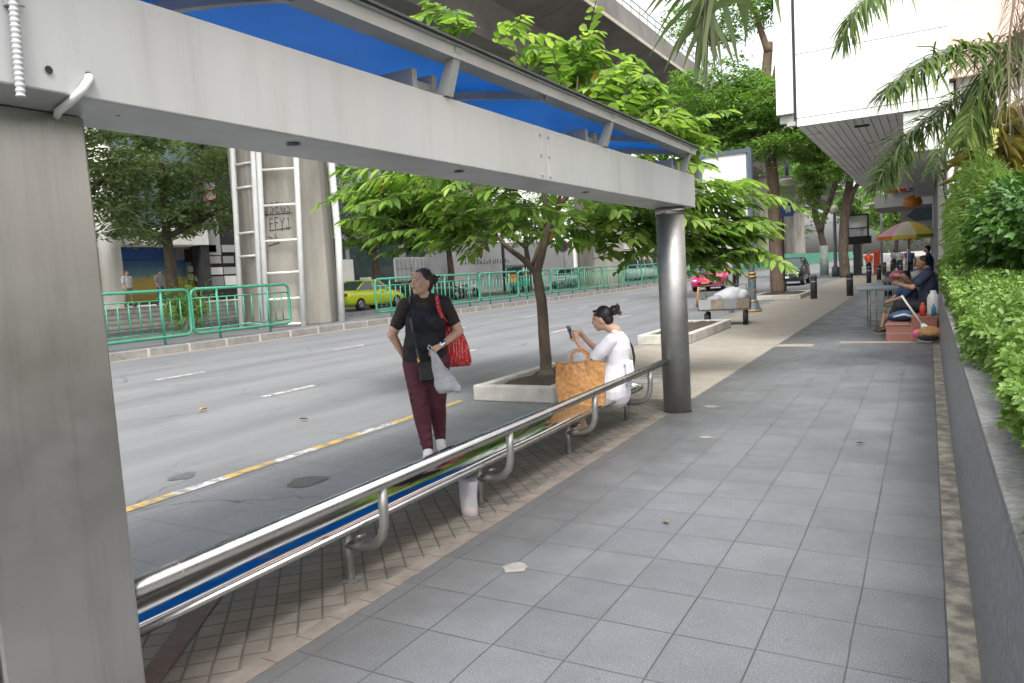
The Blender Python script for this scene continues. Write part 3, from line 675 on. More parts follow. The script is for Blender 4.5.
# roof: arched ribs, blue sheets, edge rails
def zr(x):      # roof underside
    t = (x + 2.05) / (-4.0 + 2.05); return 2.63 + .14 * math.sin(math.pi * (.02 + .86 * t)) - .01
xs = [-2.06 - (1.92) * i / 14 for i in range(15)]
for a, b_ in zip([-1.2, 0, 2.1, 4.2, 6.3], [0, 2.1, 4.2, 6.3, 7.5]):
    q = MB(); vs = []; fs = []
    for y in (a + .002, b_ - .002):
        for x in xs: vs.append((x, y, zr(x) + .032))
        for x in xs: vs.append((x, y, zr(x) + .040))
    n = len(xs)
    for i in range(n - 1):
        fs += [(i, i + 1, 2 * n + i + 1, 2 * n + i), (n + i + 1, n + i, 3 * n + i, 3 * n + i + 1)]
    q.add(vs, fs, True); sp(q, 'roof_panel', M['blue'], recalc=False)
for i in (1, 3, 5, 7, 8):
    y = min(-1.05 + 1.05 * i, 7.5); q = MB(); vs = []
    for dy in (-.02, .02):
        for x in xs: vs += [(x, y + dy, zr(x) - .02), (x, y + dy, zr(x) + .03)]
    n2 = len(xs) * 2; fs = []
    for k in range(len(xs) - 1):
        b0 = 2 * k
        fs += [(b0, b0 + 1, b0 + 3, b0 + 2), (n2 + b0, n2 + b0 + 2, n2 + b0 + 3, n2 + b0 + 1), (b0, b0 + 2, n2 + b0 + 2, n2 + b0), (b0 + 1, n2 + b0 + 1, n2 + b0 + 3, b0 + 3)]
    q.add(vs, fs); sp(q, 'roof_rib', M['frame'])
q = MB(); q.prism([(-2.035, 2.607), (-2.035, 2.662), (-2.02, 2.666), (-2.02, 2.676), (-2.13, 2.676), (-2.13, 2.662), (-2.047, 2.658), (-2.047, 2.617), (-2.145, 2.617), (-2.145, 2.607)], 'y', -1.2, 7.56); q.v = [(x, y, z + .03) for x, y, z in q.v]
sp(q, 'edge_rail', M['frame'])
q = MB(); q.box((-2.15, -1.2, 2.707), (-2.0, 7.585, 2.718)); sp(q, 'drip_edge', M['post_dark'])
q = MB(); q.box((-4.03, -1.2, 2.53), (-3.94, 7.56, 2.69), bev=.01); sp(q, 'rear_rail', M['frame'])
for y in (-1.0, 1.1, 3.2, 5.3, 7.4):
    q = MB(); q.prism([(-2.17, 2.466), (-2.10, 2.466), (-2.024, 2.688), (-2.06, 2.688)], 'y', y - .03, y + .03)
    b0 = sp(q, 'bracket', M['frame'])
    q = MB(); q.box((-2.42, y - .20, 2.466), (-2.18, y - .16, 2.58)); q.box((-2.42, y - .03, 2.466), (-2.18, y + .01, 2.58)); q.box((-2.40, y - .16, 2.50), (-2.2, y - .03, 2.535))
    sp(q, 'roof_cleat', M['frame'])

# ------------------------------------------------------------------ bench
be = empty('bus_bench', (-2.6, 4, 0), 'long polished steel bus bench with tubular backrest rail and curved legs', 'bench')
def bp(q, name, mat, **k): return par(q.build(name, mat, **k), be)
q = MB(); q.tube([(-2.376, 1.437, .552), (-2.376, 7.30, .552), (-2.376, 7.325, .552), (-2.376, 7.335, .552)], [.033, .033, .028, .012], 24); bp(q, 'backrest_rail', M['steel'])
for y in (1.62, 3.1, 4.6, 6.1):
    q = MB(); q.tube([(-2.376, y - .0015, .552), (-2.376, y + .0015, .552)], .0333, 24); bp(q, 'rail_joint', M['frame'])
q = MB(); sx = [(-2.565, .318), (-2.60, .338), (-2.66, .356), (-2.73, .366), (-2.80, .371), (-2.87, .371), (-2.93, .366), (-2.975, .355), (-2.99, .342)]
vs = []; fs = []; L = [1.437 + 5.683 * i / 60 for i in range(61)]
for j, y in enumerate(L):
    for i, (x, z) in enumerate(sx): vs.append((x, y, z + .0022 * math.sin(y * 2.3 + i * .5) + .0014 * math.sin(y * 6.1)))
n = len(sx)
for j in range(60):
    for i in range(n - 1): fs.append((j * n + i, j * n + i + 1, (j + 1) * n + i + 1, (j + 1) * n + i))
q.add(vs, fs, True); so_ = bp(q, 'seat', M['seat']); md = so_.modifiers.new('s', 'SOLIDIFY'); md.thickness = .006; md.offset = -1
q = MB(); q.tube([(-2.555, 1.437, .312), (-2.555, 7.10, .312), (-2.555, 7.115, .312)], [.018, .018, .010], 16); bp(q, 'seat_tube', M['steel'])
q = MB(); q.tube([(-2.985, 1.437, .330), (-2.985, 7.10, .330), (-2.985, 7.115, .330)], [.016, .016, .010], 14); bp(q, 'seat_tube', M['steel'])
q = MB(); q.tube([(-2.56, 7.122, .325), (-2.72, 7.122, .35), (-2.98, 7.122, .335)], .022, 10); bp(q, 'end_cap', M['steel'])
for y in (2.77, 4.06, 5.47, 6.85):
    q = MB(); q.tube([(-2.635, y, .0), (-2.635, y, .335)], .025, 14)
    q.tube([(-2.635, y, .205), (-2.575, y, .203), (-2.50, y, .210), (-2.44, y, .234), (-2.40, y, .276), (-2.381, y, .337), (-2.376, y, .42), (-2.376, y, .54)], .025, 14)
    q.tube([(-2.62, y, .30), (-2.80, y, .33), (-2.96, y, .322)], .016, 8); q.box((-2.66, y - .04, .012), (-2.58, y + .04, .02)); q.tube([(-2.50, y - .07, .285), (-2.50, y - .01, .275)], .009, 6)
    bp(q, 'leg', M['steel_dull'])

# ------------------------------------------------------------------ planters by the kerb
def planter(loc, L, W, h, lab, t=.13):
    p = empty('concrete_planter', loc, lab, 'planter', 0, 'low concrete tree planters along the kerb')
    q = MB(); q.box((0, 0, 0), (W, t, h), bev=.02); q.box((0, L - t, 0), (W, L, h), bev=.02); q.box((0, t - .01, 0), (t, L - t + .01, h - .004), bev=.02); q.box((W - t, t - .01, 0), (W, L - t + .01, h - .004), bev=.02)
    q.build('rim', M['planter'], p)
    q = MB(); n = 10; vs = []; fs = []
    for i in range(n + 1):
        for j in range(n + 1):
            vs.append((t + (W - 2 * t) * i / n, t + (L - 2 * t) * j / n, h * .55 + .05 * random.random() + .05 * math.sin(math.pi * i / n)))
    for i in range(n):
        for j in range(n): fs.append((i * (n + 1) + j, (i + 1) * (n + 1) + j, (i + 1) * (n + 1) + j + 1, i * (n + 1) + j + 1))
    q.add(vs, fs, True); q.build('soil', M['soil'], p)
    return p
planter((-4.95, 7.62, .004), 2.2, 1.12, .20, 'weathered white concrete planter at the foot of the broad-leaved tree behind the bench')
planter((-5.0, 13.75, .004), 3.6, 1.0, .20, 'low white concrete planter with no tree beside the scrap handcart')
planter((-5.95, 28.6, .004), 3.4, 1.9, .18, 'low concrete planter round the thick trunk near the dark car')

# ------------------------------------------------------------------ vegetation
def limb(q, pts, r0_, r1_, n=9, wob=.03):
    """smooth tapered limb through points"""
    P = [V(p) for p in pts]; out = []
    for i in range(len(P) - 1):
        a = P[max(0, i - 1)]; b_ = P[i]; c = P[i + 1]; d = P[min(len(P) - 1, i + 2)]
        for k in range(5):
            t = k / 5
            out.append(.5 * ((2 * b_) + (c - a) * t + (2 * a - 5 * b_ + 4 * c - d) * t * t + (3 * b_ - a - 3 * c + d) * t ** 3))
    out.append(P[-1])
    out = [p + V((random.uniform(-1, 1), random.uniform(-1, 1), 0)) * r0_ * wob * 3 if 0 < i < len(out) - 1 else p for i, p in enumerate(out)]
    rs = [r0_ + (r1_ - r0_) * i / (len(out) - 1) for i in range(len(out))]
    q.tube(out, rs, n)
def sprays(starts, dirs, rl, npairs, LL, LW, droop=.35, stay=None):
    """compound leaves: paired leaflets along drooping rachises (numpy)"""
    Ps = []; Ds = []; Ns = []; Ls = []; Ws = []; rach = []
    for p, d in zip(starts, dirs):
        p = np.array(p, float); d = norm(np.array(d, float)); L = rl * rng.uniform(.7, 1.2)
        side = norm(np.cross(d, [0, 0, 1.0]) + rng.normal(size=3) * .05)
        roll_ = rng.normal() * .3
        prev = p; pts = [p]
        m = npairs + rng.integers(-1, 2)
        cur = p.copy(); dd = d.copy()
        for k in range(m):
            cur = cur + dd * L / m; dd = norm(dd + np.array([0, 0, -droop / m])); pts.append(cur.copy())
            up = norm(np.cross(side, dd)); s2 = norm(side * math.cos(roll_) + up * math.sin(roll_))
            sc = (.65 + .5 * math.sin(math.pi * (k + .6) / m)) * rng.uniform(.85, 1.1)
            for sg in (1, -1):
                Ps.append(cur + rng.normal(size=3) * .008); Ds.append(s2 * sg * .85 + dd * .55 + np.array([0, 0, -.22]) + rng.normal(size=3) * .10)
                Ns.append(up + rng.normal(size=3) * .18); Ls.append(LL * sc); Ws.append(LW * sc)
        Ps.append(cur); Ds.append(dd + np.array([0, 0, -.2])); Ns.append(np.cross(side, dd)); Ls.append(LL * .95); Ws.append(LW)
        rach.append(pts)
    a = [np.array(x) for x in (Ps, Ds, Ns, Ls, Ws)]
    if stay is not None:
        tips = a[0] + norm(a[1]) * a[3][:, None]; k = stay(a[0]) & stay(tips); a = [x[k] for x in a]
    return (*a, rach)

# --- planted tree with big compound leaves
tr = empty('street_tree', (-4.47, 8.72, .11), 'young broad-leaved tree growing in the planter behind the bench', 'tree')
q = MB()
limb(q, [(-4.45, 8.66, .05), (-4.47, 8.72, .5), (-4.50, 8.74, 1.18), (-4.55, 8.75, 1.55)], .085, .062, 12)
q.lathe([(.16, .0), (.12, .06), (.09, .18)], (-4.45, 8.66, .08), 14)
limb(q, [(-4.55, 8.75, 1.5), (-4.42, 8.80, 1.95), (-4.28, 8.84, 2.3), (-3.95, 8.98, 2.7), (-3.45, 9.17, 3.1), (-3.0, 9.3, 3.5)], .055, .018)
limb(q, [(-4.54, 8.74, 1.52), (-4.70, 8.72, 1.72), (-4.95, 8.70, 1.92), (-5.15, 8.70, 2.12), (-5.7, 8.62, 2.6), (-6.3, 8.5, 2.95)], .048, .014)
limb(q, [(-4.36, 8.82, 2.12), (-4.40, 8.75, 2.7), (-4.5, 8.6, 3.4), (-4.55, 8.5, 4.3)], .035, .012)
limb(q, [(-3.95, 8.98, 2.68), (-3.4, 9.3, 2.75), (-2.8, 9.7, 2.55)], .028, .01)
limb(q, [(-5.1, 8.7, 2.08), (-5.2, 8.3, 2.7), (-5.4, 8.0, 3.6), (-5.5, 7.8, 4.5)], .03, .01)
limb(q, [(-4.28, 8.84, 2.28), (-3.9, 8.6, 3.0), (-3.7, 8.5, 3.9)], .03, .01)
limb(q, [(-4.6, 8.74, 1.65), (-4.5, 9.2, 2.3), (-4.3, 9.9, 3.0)], .03, .01)
limb(q, [(-4.28, 8.84, 2.3), (-4.05, 8.9, 2.25), (-3.8, 8.95, 2.0)], .016, .008)
par(q.build('trunk', M['bark']), tr)
cen = np.array([-4.35, 8.85, 2.95])
S = []; D = []
while len(S) < 235:
    d = rdir(1)[0]; rr = rng.uniform(.45, 1.0) ** .6
    p = cen + d * rr * np.array([2.15, 2.0, 1.2])
    if p[2] < 1.8: continue
    if p[2] < 2.35 and abs(p[0] + 4.45) < .75 and abs(p[1] - 8.6) < 1.2: continue
    o = norm(d * np.array([1, 1, .35]) + np.array([0, 0, .25])); S.append(p - o * .35); D.append(o + rng.normal(size=3) * .25)
for p in [(-3.59, 8.99, 4.24), (-4.03, 8.73, 4.21), (-4.42, 8.41, 4.34), (-5.29, 7.95, 4.71), (-3.05, 8.88, 3.58), (-2.57, 8.88, 3.15), (-2.33, 9.99, 2.6), (-2.2, 10.27, 2.34), (-2.5, 9.82, 2.16), (-2.66, 9.54, 1.95), (-5.73, 7.4, 2.18), (-6.25, 7.5, 2.85), (-5.62, 7.5, 2.72), (-5.0, 7.6, 2.1), (-3.8, 8.86, 2.05), (-3.23, 9.19, 2.12), (-4.6, 8.0, 2.2), (-5.2, 7.9, 2.25), (-4.2, 8.2, 2.3), (-2.7, 9.6, 2.4), (-2.3, 9.9, 2.9), (-2.9, 9.2, 2.7), (-2.6, 9.7, 1.9), (-2.3, 10.2, 2.1), (-3.3, 9.4, 2.4), (-5.5, 7.9, 2.5), (-6.0, 8.0, 2.4), (-3.5, 9.12, 2.0), (-3.65, 8.85, 2.3), (-3.27, 9.23, 1.9), (-3.04, 9.38, 2.0), (-3.3, 9.3, 2.25), (-2.5, 9.75, 2.0), (-2.3, 9.85, 1.75), (-5.3, 8.0, 2.15), (-5.9, 7.8, 2.3), (-6.4, 8.0, 2.7), (-6.2, 7.9, 2.5), (-4.9, 8.0, 2.3), (-2.36, 9.78, 1.85), (-2.2, 9.9, 1.7), (-2.45, 9.7, 1.75), (-3.6, 8.9, 3.95), (-3.95, 8.8, 3.85), (-3.1, 8.85, 3.3), (-2.8, 8.9, 3.2), (-4.3, 8.5, 4.0), (-3.3, 8.9, 3.7)]:
    for k in range(6):
        o = norm(np.array([p[0] + 4.4, p[1] - 8.85, 0]) + rng.normal(size=3) * .9); o[2] = rng.uniform(-.1, .45)
        S.append(np.array(p) + rng.normal(size=3) * .16 - o * .3); D.append(o)
def stay(p): return ~((p[:, 0] > -3.0) & (p[:, 2] > 2.66) & (p[:, 1] > 9.35)) & ~((p[:, 2] < 1.95) & (np.abs(p[:, 0] + 4.5) < .55) & (p[:, 1] < 9.0)) & ~((p[:, 0] > -4.15) & (p[:, 1] < 7.95) & (p[:, 2] < 2.95)) & ~((p[:, 0] > -2.2) & (p[:, 1] < 8.2))
P, Dv, Nv, Lv, Wv, rach = sprays(S, D, .74, 7, .205, .080, .5, stay)
v, f = leaves(P, Dv, Nv, Lv, Wv, .14, .16)
par(npmesh('crown', v, f, M['leaf_a']), tr)
q = MB()
for r_ in rach[::1]:
    if all(stay(np.array(r_))): q.tube([V(x) for x in r_[::3]] + [V(r_[-1])], .005, 4)
par(q.build('twig', M['bark'], recalc=False), tr)
S2 = rng.integers(0, len(P), 14); v, f = leaves(P[S2] - [0, 0, .03], Dv[S2] + [0, 0, -.8], Nv[S2], .17, .085); par(npmesh('yellowed_leaves', v, f, M['yellow_leaf']), tr)

# --- feathery crown trees further along
def crown_mesh(base, lobes, nleaf, leaf, mat, t, name, spread=1.0, drop=.1):
    Ps = []; Ds = []; Ns = []
    tot = sum(l[1][0] * l[1][1] * l[1][2] for l in lobes)
    for (c, r) in lobes:
        m = int(nleaf * r[0] * r[1] * r[2] / tot / 60) + 1
        cl = rdir(m) * (rng.uniform(.35, 1, size=(m, 1)) ** .5) * np.array(r) + np.array(c)    # twig clusters
        for p in cl:
            k = 60; d = rdir(1)[0]; d[2] *= .3; d = norm(d); s = norm(np.cross(d, [0, 0, 1]))
            a = rng.uniform(-1, 1, k)[:, None] * .55 * spread; b_ = rng.normal(size=(k, 1)) * .26 * spread
            x = p + d * a + s * b_ + np.array([0, 0, -1]) * (a ** 2 * .5 + np.abs(b_) * .25) + rng.normal(size=(k, 3)) * .05 * spread
            Ps.append(x); Ds.append(s * np.sign(b_) + d * .5 + rng.normal(size=(k, 3)) * .35 + [0, 0, -drop]); Ns.append(np.array([0, 0, 1.]) + rng.normal(size=(k, 3)) * .4)
    P = np.concatenate(Ps) + np.array(base); v, f = leaves(P, np.concatenate(Ds), np.concatenate(Ns), leaf * rng.uniform(.7, 1.3, len(P)), leaf * .42)
    return par(npmesh(name, v, f, mat), t)

def crown_tree(name, base, lab, limbs, lobes, nleaf, leaf, mat, bark, r0_, group, spread=1.0, drop=.1):
    t = empty(name, base, lab, 'tree', 0, group); B = V(base); q = MB()
    for i, (pts, ra, rb) in enumerate(limbs): limb(q, [B + V(p) for p in pts], ra, rb, 10)
    par(q.build('trunk', bark), t)
    crown_mesh(base, lobes, nleaf, leaf, mat, t, 'crown', spread, drop); return t
G = 'shade trees along the pavement'
crown_tree('shade_tree', (-5.22, 30.8, .05), 'thick reddish trunk tree in a low planter beside the lamp post', [
    ([(0, 0, 0), (-.05, .1, 2), (-.1, .2, 4), (-.2, .3, 6), (-.3, .4, 8), (-.2, .6, 10)], .275, .17),
    ([(-.25, .35, 7.2), (.2, .9, 9.5), (.6, 1.4, 11), (1.5, 2, 12.5)], .16, .06), ([(-.2, .5, 9.6), (-.8, 1, 11.5), (-1.5, 1.5, 13)], .15, .05),
    ([(-.2, .3, 6), (-1.6, -.3, 7.2), (-2.8, -1, 8)], .12, .04), ([(-.2, .3, 5.6), (1, .2, 6.6), (2.1, 0, 7)], .10, .04)],
    [((-.3, 0, 7.6), (2.6, 2.2, 1.2)), ((-2.2, -.8, 8.4), (1.8, 1.8, 1.1)), ((1.3, 0, 6.9), (1.5, 1.8, .9)), ((-1.9, .5, 11.8), (2.4, 2.2, 1.4)), ((1.5, 1.2, 12.6), (2.4, 2.2, 1.3)), ((.1, -.5, 6.2), (2.4, 1.6, .8)), ((-2.6, 0, 6.6), (1.4, 1.4, .7))],
    20000, .17, M['leaf_b'], M['bark_red'], .3, G)
crown_tree('shade_tree', (-7.0, 62, .0), 'forked tree with a pale painted trunk base at the kerb', [
    ([(0, 0, 0), (0, 0, 2.2), (-.2, 0, 3.4), (.25, 0, 5), (1.1, 0, 7.4), (1.8, 0, 9.5)], .28, .15), ([(-.2, 0, 3.4), (-.6, 0, 5), (-.3, 0, 6.6), (-.8, 0, 9)], .28, .14)],
    [((-1, -2, 9.5), (3.4, 3, 2.2)), ((1.5, -1, 9), (3, 3, 2)), ((-2.2, -1, 6.6), (1.6, 2, 1.3)), ((0, 0, 12), (4, 3, 2))], 9000, .26, M['leaf_b'], M['bark'], .3, G, 1.5)
q = MB(); q.lathe([(.32, 0), (.30, 2.3)], (-7.0, 62, 0), 14); par(q.build('painted_base', M['pale_base']), [o for o in bpy.data.objects if o.name.startswith('shade_tree')][-1])
crown_tree('shade_tree', (-4.75, 53.5, .0), 'dark leaning trunk tree beside the black map kiosk', [
    ([(0, 0, 0), (-.1, 0, 1.5), (0, 0, 4), (.35, 0, 6.3), (.7, 0, 8.5)], .35, .2), ([(-.05, 0, 3), (.5, 0, 5.4), (1.3, 0, 6.6), (2.3, 0, 7.6)], .2, .08)],
    [((-.8, -1, 7.6), (2, 2.4, 1.4)), ((.4, 0, 8.8), (2.6, 2.6, 1.7)), ((2.2, 1, 7.4), (1.6, 2, .9))], 8000, .24, M['leaf_b'], M['bark'], .4, G, 1.3)
st1 = bpy.data.objects['shade_tree']
crown_mesh((-5.22, 30.8, .05), [((1.05, 2.9, 5.1), (.55, .7, 1.0)), ((1.05, 2.8, 4.2), (.42, .5, .9)), ((1.1, 2.8, 3.5), (.25, .3, .6)), ((.7, 2.7, 6.2), (1.2, .9, .7))], 7000, .15, M['feather'], st1, 'drooping_branch', .6, .7)
crown_mesh((-5.22, 30.8, .05), [((-1.4, .6, 6.9), (1.5, 1.2, .8)), ((-2.1, .4, 8.0), (1.4, 1.2, .9)), ((-.7, 1.0, 8.3), (1.3, 1.2, .9)), ((-.5, -.6, 5.9), (1.3, .9, .5)), ((.6, -.8, 7.6), (1.2, 1, .9))], 9000, .17, M['feather'], st1, 'crown', .9, .1)
for i, (x, y, h, lab) in enumerate(((-2.6, 78, 6.5, 'pale green leafy tree above the pavement beyond the kiosk'), (-1.9, 92, 5.0, 'small bright tree behind the colourful umbrella'), (-6.8, 96, 8, 'tall kerbside tree farthest along the pavement'))):
    crown_tree('shade_tree', (x, y, 0), lab, [([(0, 0, 0), (.1, 0, h * .5), (0, 0, h)], .22, .1)], [((0, 0, h), (2.6, 2.4, 1.7)), ((-1.2, 0, h * .78), (1.6, 1.6, 1.1)), ((1.3, 0, h * .7), (1.5, 1.5, 1.0))], 4000, .34, M['feather'] if i < 2 else M['leaf_b'], M['bark'], .2, G, 1.6)
G2 = 'trees across the road'
def across(x, y, h, r, lab, mat='leaf_c', n=9000, z0=.2):
    crown_tree('roadside_tree', (x, y, z0), lab, [([(0, 0, 0), (.05, 0, h * .28), (-.1, .1, h * .5), (.1, 0, h * .9)], .27, .12), ([(-.05, 0, h * .42), (-r * .5, -r * .3, h * .62), (-r * .8, -r * .5, h * .75)], .15, .05), ([(0, 0, h * .45), (r * .4, r * .5, h * .62), (r * .6, r * .8, h * .75)], .14, .05)],
        [((-r * .4, -r * .4, h * .78), (r * .8, r * .8, h * .2)), ((r * .4, r * .5, h * .76), (r * .75, r * .75, h * .2)), ((0, 0, h), (r, r, h * .24)), ((-r * .3, r * .2, h * .58), (r * .6, r * .7, h * .13)), ((r * .2, -r * .5, h * .58), (r * .65, r * .6, h * .13)), ((r * .4, r * .5, h * .6), (r * .5, r * .5, h * .12))], n, .24, M[mat], M['bark'], .3, G2, 1.2)
across(-26.9, 19.4, 6.6, 3.4, 'grey green tree in front of the glass building across the road', n=11000, z0=.9)
across(-28.0, 15.0, 7.2, 2.6, 'grey green tree by the white round column, partly behind the steel pillar', n=8000, z0=.9)
across(-27.5, 33.0, 7.2, 3.2, 'leafy tree behind the yellow green taxi, trunk above its bonnet', 'leaf_b')
across(-27.8, 41.0, 7.5, 3.2, 'dark leafy tree before the grey wall across the road', 'leaf_b')
across(-27.8, 52.0, 8, 3.4, 'tree before the far shops, left of the planted trunk', 'leaf_b', 7000)
across(-27.6, 66.0, 8, 3.6, 'tree across the road seen through the planted tree leaves', 'leaf_b', 6000)
across(-27.0, 84.0, 8.5, 4, 'tree across the road beyond the second pier', 'leaf_b', 6000)
across(-25.0, 112.0, 9, 5, 'tree across the road near the far bend', 'leaf_b', 6000)
across(-24.0, 150.0, 10, 6, 'farthest tree across the road, behind the green hoarding', 'leaf_b', 6000)
# shrub in a pot behind the railing
t = empty('potted_shrub', (-22.3, 16.6, .28), 'small spiky shrub behind the green railing', 'shrub')
n = 900; P = rng.normal(size=(n, 3)) * [.25, .35, .35] + [0, 0, .8]; v, f = leaves(P, rdir(n, .5), rdir(n, 1), .3, .05); npmesh('foliage', v, f, M['feather'], t)
q = MB(); q.lathe([(.22, 0), (.3, .4), (.27, .42)], (0, 0, 0), 14); q.build('pot', M['kerb'], t)

# --- hedge planter on the right
gw = empty('granite_planter_wall', (.155, 4, 0), 'long polished grey granite planter wall beside the pavement', 'planter wall')
q = MB(); y0_ = -6.0
while y0_ < 13.6:
    y1_ = min(y0_ + 1.25, 13.62); q.box((.156, y0_ + .001, 0), (.30, y1_ - .001, .945)); y0_ += 1.25
par(q.build('facing', M['granite_wall']), gw)
q = MB(); y0_ = -6.0
while y0_ < 13.6:
    y1_ = min(y0_ + 1.25, 13.64); q.box((.146, y0_ + .001, .947), (.50, y1_ - .001, .98), bev=.004); y0_ += 1.25
par(q.build('coping', M['ledge']), gw)
q = MB(); q.box((.3, -6, .0), (2.6, 13.62, .93)); par(q.build('soil', M['soil']), gw)
he = empty('hedge', (.85, 5, .93), 'clipped bright green hedge growing along the granite planter wall', 'hedge')
def hedge_h(y): return 1.245 + .2 * np.clip((y - 7.5) / 5, 0, 1) + .03 * np.sin(y * 1.7) + .02 * np.sin(y * 4.1)
Ps = []; Ds = []
N1 = 64000
yy = 1.3 + 12.4 * rng.uniform(0, 1, N1) ** 1.35; dens = rng.uniform(0, 1, N1)
t_ = rng.uniform(0, 1, N1)
face = t_ < .36                              # front face, else top
x = np.where(face, .285 + .05 * np.sin(yy * 3.3) * np.sin(yy * 1.3) + np.abs(rng.normal(size=N1)) * .06 - .07, .36 + rng.uniform(0, 1, N1) ** 1.3 * 1.9)
zt = hedge_h(yy); zlo = .965 + .06 * np.clip((5 - yy) / 2, 0, 1); z = np.where(face, zlo + rng.uniform(0, 1, N1) * (zt - zlo), zt - np.abs(rng.normal(size=N1)) * .045 + .012)
corner = np.clip((.44 - x) / .14, 0, 1) ** 2 * .10; z = np.where(face, np.minimum(z, zt - corner + .02), z - corner)
lump = .035 * np.sin(yy * 9 + x * 7) * np.sin(x * 11 + yy * 3); z = z + lump * .6; x = x - np.where(face, lump, 0)
P = np.stack([x, yy, z], 1)
Dh = rdir(N1) + np.where(face[:, None], np.array([-.7, -.2, .25]), np.array([-.15, -.2, .75])); Nh = rdir(N1) + np.array([-.3, -.4, 1.0])
Lh = (.026 + .0032 * yy * .55) * rng.uniform(.75, 1.3, N1)
v, f = leaves(P, Dh, Nh, Lh, Lh * .52, .2, .1); par(npmesh('foliage', v, f, M['hedge']), he)
q = MB(); vs = []; fs = []; prof = [(.40, .94), (.36, 1.05), (.39, 1.15), (.50, 1.20), (2.4, 1.20), (2.4, .94)]; ny = 70
M['hedge_core'] = leafmat('hedge_inner_leaf', [(0, (.02, .07, .012)), (1, (.07, .18, .03))], .6, .1)
for j in range(ny + 1):
    y = 1.2 + 12.4 * j / ny
    for (a, c) in prof: vs.append((a + random.uniform(-.015, .015), y, c + (.2 * min(1, max(0, (y - 7.5) / 5)) if c > 1 else 0) + random.uniform(-.02, .02)))
n = len(prof)
for j in range(ny):
    for i in range(n): fs.append((j * n + i, j * n + (i + 1) % n, (j + 1) * n + (i + 1) % n, (j + 1) * n + i))
fs += [tuple(range(n)), tuple(reversed(range(ny * n, ny * n + n)))]
q.add(vs, fs, True); par(q.build('branches', M['hedge_core']), he)
q = MB()
for k in range(60):
    y = rng.uniform(1.4, 13); xx = rng.uniform(.36, .6); q.tube([(xx + .1, y, .9), (xx, y + rng.uniform(-.05, .05), 1.0), (xx - .04, y + rng.uniform(-.1, .1), 1.1)], .004, 4)
par(q.build('stems', M['bark'], recalc=False), he)

def blob_bush(name, c, r, n, L, W, mat, lab, cat='shrub', zb=.3, core=True, parent_base=None):
    t = empty(name, (c[0], c[1], .93), lab, cat)
    d = rdir(n); lum = 1 + .13 * np.sin(d[:, 0] * 7 + d[:, 2] * 5) * np.sin(d[:, 1] * 6 - d[:, 2] * 8); rr = (rng.uniform(.72, 1.03, n) * lum)[:, None]
    P = np.array(c) + d * rr * np.array(r); P[:, 2] = np.maximum(P[:, 2], 1.0 + rng.uniform(0, .2, n))
    v, f = leaves(P, d + rdir(n) * .8 + [0, 0, -.1], d + rdir(n) * .5 + [0, 0, zb], L * rng.uniform(.7, 1.25, n), W, .15, .15); par(npmesh('foliage', v, f, mat), t)
    q = MB(); 
    for k in range(9):
        dd = rdir(1, .4)[0] * np.array(r) * .8; q.tube([V((c[0], c[1], .9)), V((c[0] + dd[0] * .3, c[1] + dd[1] * .3, 1.1)), V(np.array(c) + dd)], [.02, .014, .006], 5)
    par(q.build('stems', M['bark']), t); return t
blob_bush('round_bush', (1.04, 9.0, 1.68), (.66, 1.5, .58), 13000, .085, .045, M['bush'], 'rounded dark green glossy bush rising behind the hedge')
blob_bush('feathery_shrub', (.62, 11.4, 1.85), (.40, .8, .85), 6500, .10, .016, M['feather'], 'loose pale green feathery shrub behind the rounded bush')
# spiky yellow-brown plant with drooping skirt
t = empty('spiky_plant', (.95, 12.9, .93), 'tall plant with a drooping skirt of yellow brown blade leaves', 'plant')
q = MB(); limb(q, [(.95, 12.9, .9), (.92, 12.9, 2.2), (.90, 12.9, 3.3)], .07, .05); par(q.build('stem', M['bark']), t)
Ps = []; Ds = []
for k in range(520):
    z = rng.uniform(2.0, 3.5); d = rdir(1)[0]; d[2] = rng.uniform(-.9, .5) - (3.3 - z) * .3; Ps.append((.9, 12.9, z)); Ds.append(d)
v, f = leaves(np.array(Ps) + norm(np.array(Ds)) * .05, np.array(Ds), rdir(520, 1), rng.uniform(.45, .8, 520), .04, .2, .35); par(npmesh('blade_leaves', v, f, M['croton']), t)
t = empty('orchid_spray', (.5, 11.95, 2.0), 'pale yellow blossom sprays beside the palm fronds', 'flower')
q = MB(); q.tube([(.62, 11.95, 1.9), (.55, 11.95, 2.6), (.45, 11.95, 3.02)], .008, 5); q.tube([(.62, 11.95, 1.9), (.68, 12, 2.6), (.70, 12.05, 2.95)], .008, 5); par(q.build('stalk', M['feather']), t)
for c in ([.30, 11.9, 3.0], [.42, 11.93, 3.03], [.56, 12.0, 3.04], [.72, 12.05, 3.05], [.70, 12.05, 2.88]):
    n = 42; P = np.array(c) + np.clip(rng.normal(size=(n, 3)), -1.6, 1.6) * [.05, .05, .035]; v, f = leaves(P, rdir(n), rdir(n), .085, .06); par(npmesh('blossom', v, f, M['orchid']), t)

